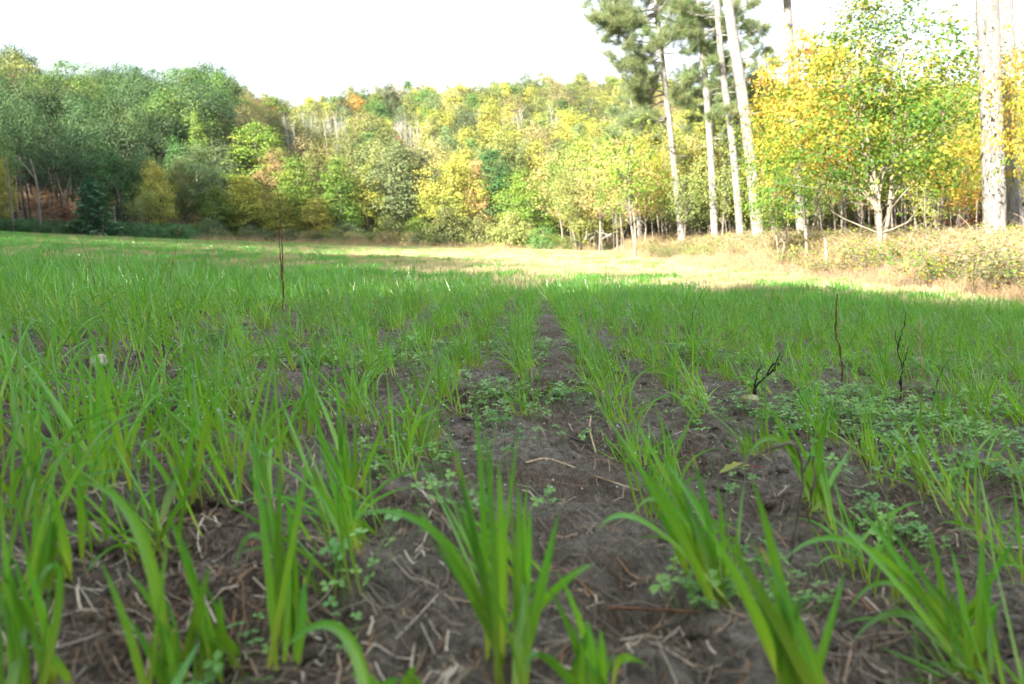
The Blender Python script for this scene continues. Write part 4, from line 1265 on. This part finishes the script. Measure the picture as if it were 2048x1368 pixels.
def bramble(seed):
    r = np.random.default_rng(seed); mb = MB(); C = []
    for _ in range(9):
        a = r.random() * 6.28; L = .5 + .7 * r.random()
        p0 = np.array([r.normal(0, .12), r.normal(0, .12), 0]); h = np.array([math.cos(a), math.sin(a), 0])
        pa = bez(p0, p0 + np.array([0, 0, L * .95]) + h * L * .2, p0 + h * L * .75 + np.array([0, 0, L * .45]), 9)
        mb.add(*tube(pa, np.linspace(.005, .002, 9), 4, cap=False), a=.5)
        for q_ in pa[2:]:
            for _k in range(3): C.append(q_ + r.normal(0, .05, 3))
    C = np.array(C)
    V, F, k = scatter(C, np.array([0, -.2, 1.0]) + r.standard_normal(C.shape) * .6, .055 * (.6 + .8 * r.random(len(C))), DIAMOND[0], DIAMOND[1], r)
    lm = mk('leaves', V, F, {'lv': np.repeat(r.random(len(C)), k)})
    return join_proto(mb.mesh('stems'), lm, 'bramble', 'grey_bark', ['olive', 'lime', 'tan', 'maple_mix'][seed % 4])


rng = np.random.default_rng(91)
bx, by = [], []
xs = 5.3 + 5.2 * rng.random(9000) ** 1.15; ys = 6.5 + 40 * rng.random(9000) ** 1.35
wob = .45 * np.sin(ys * .35) + .25 * np.sin(ys * .9 + 1)
k = (xs + wob > 5.75) & (rng.random(9000) < np.clip(1.15 - (xs - 6) * .09, .2, 1))
Pb = np.column_stack([xs[k], ys[k]]); Pb3 = to_xyz(Pb, G); n = len(Pb3)
td = [tuft_dry(400 + i, 26, .25, .62, .006) for i in range(6)] + [tuft_dry(420 + i, 20, .5, .95, .006) for i in range(3)]
cb = proto_coll('dry_tuft', td, [M['straw']] * 9)
inner = Pb[:, 0] + .45 * np.sin(Pb[:, 1] * .35) - 5.75
pick = np.where((inner > 1.0) & (rng.random(n) < .4), 6 + rng.integers(0, 3, n), rng.integers(0, 6, n))
sc_ = (.45 + .55 * np.clip(inner / 1.2, 0, 1)) * (.8 + .4 * rng.random(n))
tag(gn_scatter('undergrowth', Pb3, pick, np.column_stack([rng.normal(0, .12, n), -.07 + rng.normal(0, .1, n), rng.random(n) * 6.28]), np.column_stack([sc_] * 3), cb), 'tan dry grass matted along the bank at the right of the field', None, None, 'stuff')
cbr = bpy.data.collections.new('bramble')
for i in range(8): cbr.objects.link(bpy.data.objects.new('bramble_%03d' % i, bramble(500 + i)))
xs = 6.2 + 6 * rng.random(900); ys = 7.5 + 34 * rng.random(900) ** 1.3
Pr = np.column_stack([xs, ys]); Pr3 = to_xyz(Pr, G); n = len(Pr3); sc_ = .55 + .45 * rng.random(n)
tag(gn_scatter('brambles', Pr3, rng.integers(0, 8, n), np.column_stack([np.zeros(n), np.zeros(n), rng.random(n) * 6.28]), np.column_stack([sc_] * 3), cbr), 'olive brambles tangled through the dry grass of the right bank', None, None, 'stuff')

# weeds along the far edge, ferns at the left corner
def edge_strip(name, lab, pxs, Ys, count, coll, npr, s0, s1):
    P = np.array([stand(pxs[0] + (pxs[1] - pxs[0]) * rng.random(), Ys[0] + (Ys[1] - Ys[0]) * rng.random()) for _ in range(count)])
    s = s0 + (s1 - s0) * rng.random(count)
    tag(gn_scatter(name, P, rng.integers(0, npr, count), np.column_stack([np.zeros(count), np.zeros(count), rng.random(count) * 6.28]), np.column_stack([s] * 3), coll), lab, None, None, 'stuff')
weed = wood_coll('weed', [('bush2', 'grey_bark', 'olive'), ('bush2', 'grey_bark', 'tan'), ('bush', 'grey_bark', 'sage'), ('bush2', 'grey_bark', 'lime')])
edge_strip('undergrowth', 'low mixed weeds along the foot of the far trees', (385, 1130), (60, 67), 260, weed, 4, .30, .62)
edge_strip('undergrowth', 'dry tan grass fringe along the far edge of the field', (380, 1330), (50, 63), 900, cb, 9, .5, 1.1)
fern = wood_coll('fern', [('bush2', 'dark_bark', 'fern'), ('bush', 'dark_bark', 'fern')])
edge_strip('ferns', 'green ferns and weeds in the shaded clearing below the left wood', (-20, 385), (54, 62), 210, fern, 2, .3, .6)
edge_strip('dry_weeds', 'thin reddish dry weeds scattered over the far left field', (60, 800), (17, 40), 260, cb, 9, .35, .6)

# ------------------------------------------------------------------ ground litter
rng = np.random.default_rng(33)
n = 27000
yy = .45 + 4.6 * rng.random(n) ** 1.7
xx = (rng.random(n) * 2 - 1) * (.72 * yy + .2)
dens = .35 + .9 * (fbm(xx * 1.6, yy * 1.6, 15, 2) - .3) + .35 * (xx < -.1 * yy)
k = rng.random(n) < dens
xx, yy = xx[k], yy[k]; n = len(xx)
a = rng.random(n) * 6.28; L = .012 + .075 * rng.random(n) ** 2.2
w = .0004 + .0010 * rng.random(n) ** 2.8
bend = rng.normal(0, .28, n)
V = np.zeros((n, 4, 2, 3))
for j, t in enumerate((-.5, -.17, .17, .5)):
    aa = a + bend * t
    cx, cy = xx + np.cos(aa) * L * t, yy + np.sin(aa) * L * t
    cz = gz(cx, cy) + .002 + .010 * rng.random(n) * (1 if j in (0, 3) else .6)
    nx, ny = -np.sin(aa) * w, np.cos(aa) * w
    V[:, j, 0] = np.stack([cx - nx, cy - ny, cz], -1); V[:, j, 1] = np.stack([cx + nx, cy + ny, cz + w * .5], -1)
i = np.arange(n)[:, None] * 8 + np.arange(3)[None] * 2
F = np.stack([i, i + 1, i + 3, i + 2], -1).reshape(-1, 4)
lv = np.clip(rng.random(n) ** 1.1 + .25 * (xx < -.1 * yy) * (rng.random(n) - .2), 0, 1)
o = obj('litter', mk('litter', V.reshape(-1, 3), F, {'lv': np.repeat(lv, 8)}), M['litter'])
tag(o, 'dead straw and pine needles littering the soil between the rows', None, None, 'stuff')

# loose crumbs of soil
ICO_V = np.array([[0, 0, 1], [.894, 0, .447], [.276, .851, .447], [-.724, .526, .447], [-.724, -.526, .447], [.276, -.851, .447], [.724, .526, -.447], [-.276, .851, -.447], [-.894, 0, -.447], [-.276, -.851, -.447], [.724, -.526, -.447], [0, 0, -1]])
ICO_F = np.array([[0, 1, 2], [0, 2, 3], [0, 3, 4], [0, 4, 5], [0, 5, 1], [1, 6, 2], [2, 7, 3], [3, 8, 4], [4, 9, 5], [5, 10, 1], [6, 7, 2], [7, 8, 3], [8, 9, 4], [9, 10, 5], [10, 6, 1], [11, 7, 6], [11, 8, 7], [11, 9, 8], [11, 10, 9], [11, 6, 10]])
n = 5200
yy = .5 + 3.6 * rng.random(n) ** 1.5; xx = (rng.random(n) * 2 - 1) * (.70 * yy + .1)
k = rng.random(n) < sstep(.35, .6, fbm(xx * 3, yy * 3, 51, 2)); xx, yy = xx[k], yy[k]; n = len(xx)
rr = .0018 + .011 * rng.random(n) ** 3.5
V = ICO_V[None] * (1 + .32 * rng.standard_normal((n, 12, 1))) * rr[:, None, None] * np.array([1.15, 1, .8]) + np.column_stack([xx, yy, gz(xx, yy) + rr * .35])[:, None]
crumbs = obj('soil_crumbs', mk('soil_crumbs', V.reshape(-1, 3), (np.arange(n)[:, None, None] * 12 + ICO_F[None]).reshape(-1, 3), {'zone': np.zeros(n * 12)}, True), ground.data.materials[0])
tag(crumbs, 'loose crumbs and small clods of grey brown soil between the rows', None, None, 'stuff')

# clover
def clover(seed):
    r = np.random.default_rng(seed); mb = MB()
    for _ in range(5 + seed % 4):
        h = .018 + .035 * r.random(); x, y = r.normal(0, .024, 2); s = .0075 + .004 * r.random()
        c = np.array([x, y, h]); tilt = np.array([r.normal(0, .28), r.normal(0, .28) - .15, 1.0]); tilt /= np.linalg.norm(tilt)
        U = np.cross(tilt, [0.3, 1, 0]); U /= np.linalg.norm(U); W = np.cross(tilt, U)
        mb.add(*tube([(x * .5, y * .5, -.004), (x * .9, y * .9, h * .6), c], [.0007, .0006, .0005], 3, cap=False), a=.8)
        sp = r.random() * 6.28; lv = r.random()
        for q_ in range(3):
            an = sp + q_ * 2.094
            d = U * math.cos(an) + W * math.sin(an); e = -U * math.sin(an) + W * math.cos(an)
            pts = [c, c + d * s * .7 - e * s * .55 + tilt * s * .16, c + d * s * 1.3 - e * s * .42 + tilt * s * .1, c + d * s * 1.2, c + d * s * 1.3 + e * s * .42 + tilt * s * .1, c + d * s * .7 + e * s * .55 + tilt * s * .16]
            mb.add(np.array(pts), [np.array([[0, 1, 2], [0, 2, 3], [0, 3, 4], [0, 4, 5]])], lv)
    return mb.mesh('clover')


cm_ = [clover(600 + i) for i in range(8)]
cc = proto_coll('clover_sprig', cm_, [M['clover']] * 8)
n = 9000
yy = 1.0 + 6.0 * rng.random(n) ** 1.3; xx = (rng.random(n) * 2 - 1) * (.72 * yy)
den = sstep(1.2, 1.8, yy) * sstep(.56, .74, fbm(xx * 2.6, yy * 2.6, 41, 2) + .045 * sstep(0, .5, xx / yy) + .02 * sstep(1.5, 3, yy))
k = rng.random(n) < den * .8
P = to_xyz(np.column_stack([xx[k], yy[k]])); n = len(P)
# sprigs seen in the open soil strip
ex = []
for (px, py, m_) in ((1010, 790, 18), (1010, 870, 14), (990, 940, 10), (1130, 840, 5), (780, 930, 16), (800, 900, 10), (1460, 1130, 12), (1450, 1200, 12), (1750, 900, 20), (1850, 950, 22), (1780, 1080, 20), (1940, 920, 20), (820, 1010, 3), (760, 1200, 3), (700, 1230, 3), (500, 1330, 6), (1600, 930, 10), (1520, 820, 12), (1400, 840, 10)):
    q0 = hit(px, py)
    for _ in range(max(2, int(m_ * .5))):
        x, y = q0[0] + rng.normal(0, .04 * max(1, q0[1])), q0[1] + rng.normal(0, .06 * max(1, q0[1])); ex.append((x, y, float(gz(x, y))))
P = np.vstack([P, np.array(ex)]); n = len(P); sc_ = .55 + .45 * rng.random(n)
tag(gn_scatter('clover', P, rng.integers(0, 8, n), np.column_stack([np.zeros(n), np.zeros(n), rng.random(n) * 6.28]), np.column_stack([sc_] * 3), cc), 'small three leaved clover spreading between the grass rows', None, None, 'stuff')

# dew drops on the grass tips
n = 2600
yy = 1.2 + 7 * rng.random(n) ** 1.2; xx = (rng.random(n) * 2 - 1) * .68 * yy
P = np.column_stack([xx, yy, gz(xx, yy) + .02 + .12 * rng.random(n)])
rr = .0007 + .0009 * rng.random(n)
V = P[:, None] + OCT[0][None] * rr[:, None, None]
F = (np.arange(n)[:, None, None] * 6 + OCT[1][None]).reshape(-1, 3)
o = obj('dew', mk('dew', V.reshape(-1, 3), F, {'lv': np.full(n * 6, .5)}, True), M['dew'])
tag(o, 'tiny bright dew drops hanging on the grass blades', None, None, 'stuff')

# ------------------------------------------------------------------ stalks, twigs, stones, fallen leaf


def stalk(name, label, cat, Y, lines, r0, r1, mat, group, knots=0):
    """lines: list of pixel polylines; the first starts at the ground"""
    b = stand(lines[0][0][0], Y)
    o_root = None
    base_py = proj(b)[1]
    first = True
    multi = len(lines) > 1
    root = thing(name, label, cat, b, group) if multi else None
    for ln in lines:
        pts = [at(x, y, Y) - b for x, y in ln]
        if first: pts[0] = np.array([0, 0, -.01])
        pa = catmull(pts, 16)
        rr = .72 * np.linspace(r0, r1, 16) * (1 if first else .75)
        kn = np.random.default_rng(int(ln[0][0]))
        pa[1:-1] += kn.normal(0, r0 * .5, (14, 3))
        for q_ in range(knots): rr[2 + int(kn.integers(0, 12))] *= 1.7
        mb = MB(); mb.add(*tube(pa, rr, 7))
        me = mb.mesh(name, True)
        if multi: obj('stem' if first else 'branch', me, M[mat], root)
        else:
            o = obj(name, me, M[mat]); o.location = Vector(b); tag(o, label, cat, group)
        first = False


GS = 'dead stalks standing in the field'
def depth(px, py): return float(hit(px, py)[1])
stalk('dead_stalk', 'tall twin dark stalk rising against the far trees left of centre', 'dead stalk', depth(562, 640), [[(566, 640), (565, 520), (562, 450), (555, 382)], [(563, 560), (559, 480), (561, 430), (564, 392)]], .0042, .0018, 'stalk', GS, 4)
stalk('dead_stalk', 'leaning thin dark stalk left of the tall twin stalk', 'dead stalk', depth(338, 610), [[(338, 610), (342, 545), (351, 500), (362, 452)]], .0028, .0014, 'stalk', GS, 3)
stalk('dead_stalk', 'thin stalk leaning toward the left edge above the grass', 'dead stalk', depth(198, 600), [[(198, 600), (180, 530), (166, 495), (154, 468)]], .0028, .0014, 'stalk', GS, 3)
stalk('dead_stalk', 'reddish brown crooked stalk standing at the right with a dark tip', 'dead stalk', depth(1683, 770), [[(1684, 775), (1683, 720), (1676, 690), (1673, 650), (1675, 588)]], .0042, .0026, 'stalk', GS, 3)
stalk('dead_stalk', 'pale tan jointed stalk at the right', 'dead stalk', depth(1848, 770), [[(1848, 775), (1841, 700), (1842, 660), (1846, 630)]], .0034, .0022, 'tanstalk', GS, 3)
stalk('dead_stalk', 'black forked stalk just left of the pale tan stalk', 'dead stalk', depth(1806, 800), [[(1800, 800), (1804, 735), (1795, 700), (1790, 660)], [(1804, 735), (1812, 712), (1818, 690)], [(1795, 700), (1806, 660), (1814, 622)]], .0030, .0014, 'burnt', GS, 2)
stalk('dead_stalk', 'thin dark stalk leaning right among the far rows right of centre', 'dead stalk', depth(1380, 670), [[(1378, 672), (1386, 630), (1398, 596), (1416, 570)]], .0026, .0012, 'burnt', GS, 2)
stalk('dead_stalk', 'black slanting stalk right of the pale tan stalk', 'dead stalk', depth(1866, 790), [[(1866, 790), (1880, 750), (1898, 718)]], .0026, .0012, 'burnt', GS, 1)
stalk('dead_stalk', 'short charred twig pair beside the stone at left', 'dead stalk', depth(330, 735), [[(332, 735), (328, 700), (322, 670)], [(330, 715), (345, 695), (352, 684)]], .003, .0015, 'burnt', GS, 1)
stalk('charred_stub', 'charred V shaped stub in the soil right of centre', 'charred stub', depth(1508, 795), [[(1508, 795), (1512, 775), (1535, 750), (1560, 705)], [(1508, 780), (1514, 755), (1522, 728)], [(1535, 750), (1552, 735), (1566, 712)]], .0055, .0022, 'burnt', None, 2)
stalk('bent_stem', 'broken brown stem arching over the grass at the lower right', 'broken stem', depth(1575, 1130), [[(1572, 1130), (1600, 1010), (1606, 945), (1590, 888), (1540, 900), (1440, 952)], [(1606, 945), (1628, 910), (1622, 1010), (1600, 1080)]], .0030, .0016, 'greystalk', None, 3)
Gd = 'thin dry weed stems far out on the field'
for px, py, tp, lab in ((205, 520, 448, 'pale tan dry stem standing near the fern patch'), (105, 520, 458, 'brown dry stem left of the pale tan stem'), (432, 545, 494, 'feathery pale dry stem left of the tall twin stalk'), (628, 540, 494, 'dry stem right of the tall twin stalk'), (850, 545, 478, 'thin leaning dry stem on the pale field edge')):
    stalk('dry_stem', lab, 'dry stem', depth(px, py), [[(px, py), (px - 2, (py + tp) / 2), (px + 2, tp)]], .0035, .0016, 'tanstalk' if 'pale' in lab else 'stalk', Gd, 2)


def lying(label, pts, r, mat, grp):
    P = []
    for px, py in pts:
        h_ = hit(px, py); h_[2] += r * 1.2; P.append(h_)
    b = P[0].copy()
    pa = catmull([p - b for p in P], 14)
    mb = MB(); mb.add(*tube(pa, np.linspace(r, r * .6, 14), 7, rough=.08, rng=np.random.default_rng(3)))
    o = obj('twig', mb.mesh('twig', True), M[mat]); o.location = Vector(b); tag(o, label, 'twig', grp)
GT = 'twigs lying on the soil'
lying('long black twig lying right of the charred stub', [(1570, 762), (1625, 800), (1680, 840)], .003, 'burnt', GT)
lying('black twig lying slantwise in front of the charred stub', [(1420, 866), (1470, 828), (1520, 800)], .003, 'burnt', GT)
lying('pale curved twig on the bare soil strip', [(1182, 835), (1180, 865), (1192, 910)], .0026, 'tanstalk', GT)
lying('grey twig crossing the bare soil strip', [(1050, 932), (1100, 922), (1200, 960), (1280, 985)], .0022, 'tanstalk', GT)
lying('rusty brown twig across the bottom of the soil strip', [(1100, 1222), (1230, 1222), (1400, 1232)], .0026, 'stalk', GT)
lying('thin brown twig left of the bottom centre plant', [(930, 870), (960, 905), (975, 940)], .002, 'stalk', GT)
lying('dark straight twig under the low blades at right', [(1440, 800), (1600, 850), (1700, 882)], .0018, 'burnt', GT)
lying('dark twig crossing the soil strip beside the curved pale twig', [(1140, 880), (1230, 915), (1330, 960)], .002, 'burnt', GT)

def stone(label, px, py, w, h, mat='stone', name='stone', cat='stone', seed=0):
    b = hit(px, py); Y = b[1]; r = w / FPX * Y / 2; hh = h / FPX * Y / 2
    g_ = np.random.default_rng(seed)
    u, v = np.meshgrid(np.linspace(0, 2 * PI, 15)[:-1], np.linspace(0, PI, 10))
    D = np.stack([np.cos(u) * np.sin(v), np.sin(u) * np.sin(v), np.cos(v)], -1).reshape(-1, 3)
    k_ = 1 + .30 * (vnoise(D[:, 0] * 1.7 + seed * 5 + 9, D[:, 1] * 1.7 + D[:, 2] * 1.3 + 9, 3) - .5) + .16 * np.sin(D[:, 0] * 3 + seed) + .10 * np.sin(D[:, 1] * 5 + 2) + .08 * np.sin(D[:, 2] * 6 + D[:, 0] * 4) + g_.normal(0, .012, len(D))
    V = D * k_[:, None] * np.array([r, r * .85, hh]); V[:, 2] += hh * .18
    i = np.arange(9)[:, None] * 14; j = np.arange(14)[None]; jj = (j + 1) % 14
    F = np.stack([i + j, i + 14 + j, i + 14 + jj, i + jj], -1).reshape(-1, 4)
    o = obj(name, mk(name, V, F, {'lv': np.full(len(V), .5)}, True), M[mat]); o.location = Vector(b); tag(o, label, cat, 'stones in the field' if cat == 'stone' else None)
stone('pinkish pale stone lying in the pine straw at left', 198, 728, 40, 27, seed=1)
stone('small tan stone at the foot of the tall twin stalk', 564, 618, 14, 12, seed=2)
stone('whitish stone in the grass near the right edge', 2036, 655, 24, 14, seed=3)
stone('small brown grey stone half buried by the charred stub', 1500, 800, 34, 18, 'tanstalk', seed=4)

b = hit(1470, 965)
V = []
out = [(-.5, 0), (-.42, .10), (-.30, .13), (-.18, .25), (-.02, .20), (.10, .29), (.22, .18), (.36, .16), (.52, 0), (.36, -.15), (.22, -.19), (.10, -.28), (-.02, -.2), (-.18, -.24), (-.30, -.13), (-.42, -.10)]
s_ = .058
V = [[0, 0, .022]] + [[x * s_, y * s_, .022 + .010 * abs(y) * 3 + .008 * x] for x, y in out]
F = np.array([[0, i + 1, (i + 1) % 16 + 1] for i in range(16)])
root = thing('fallen_leaf', 'yellow green toothed leaf lying by the bent brown stem', 'leaf', b, None, .15)
obj('leaf_blade', mk('leaf_blade', np.array(V), F, {'lv': np.linspace(0, 1, 17)}), M['fallen'], root)
mb = MB(); mb.add(*tube([(.03, 0, .024), (.055, .003, .018), (.085, .0, .008)], [.0009, .0008, .0007], 5)); obj('leaf_stalk', mb.mesh('leaf_stalk'), plain_mat('red_stalk', [(.25, .03, .02), (.35, .06, .04)]), root)
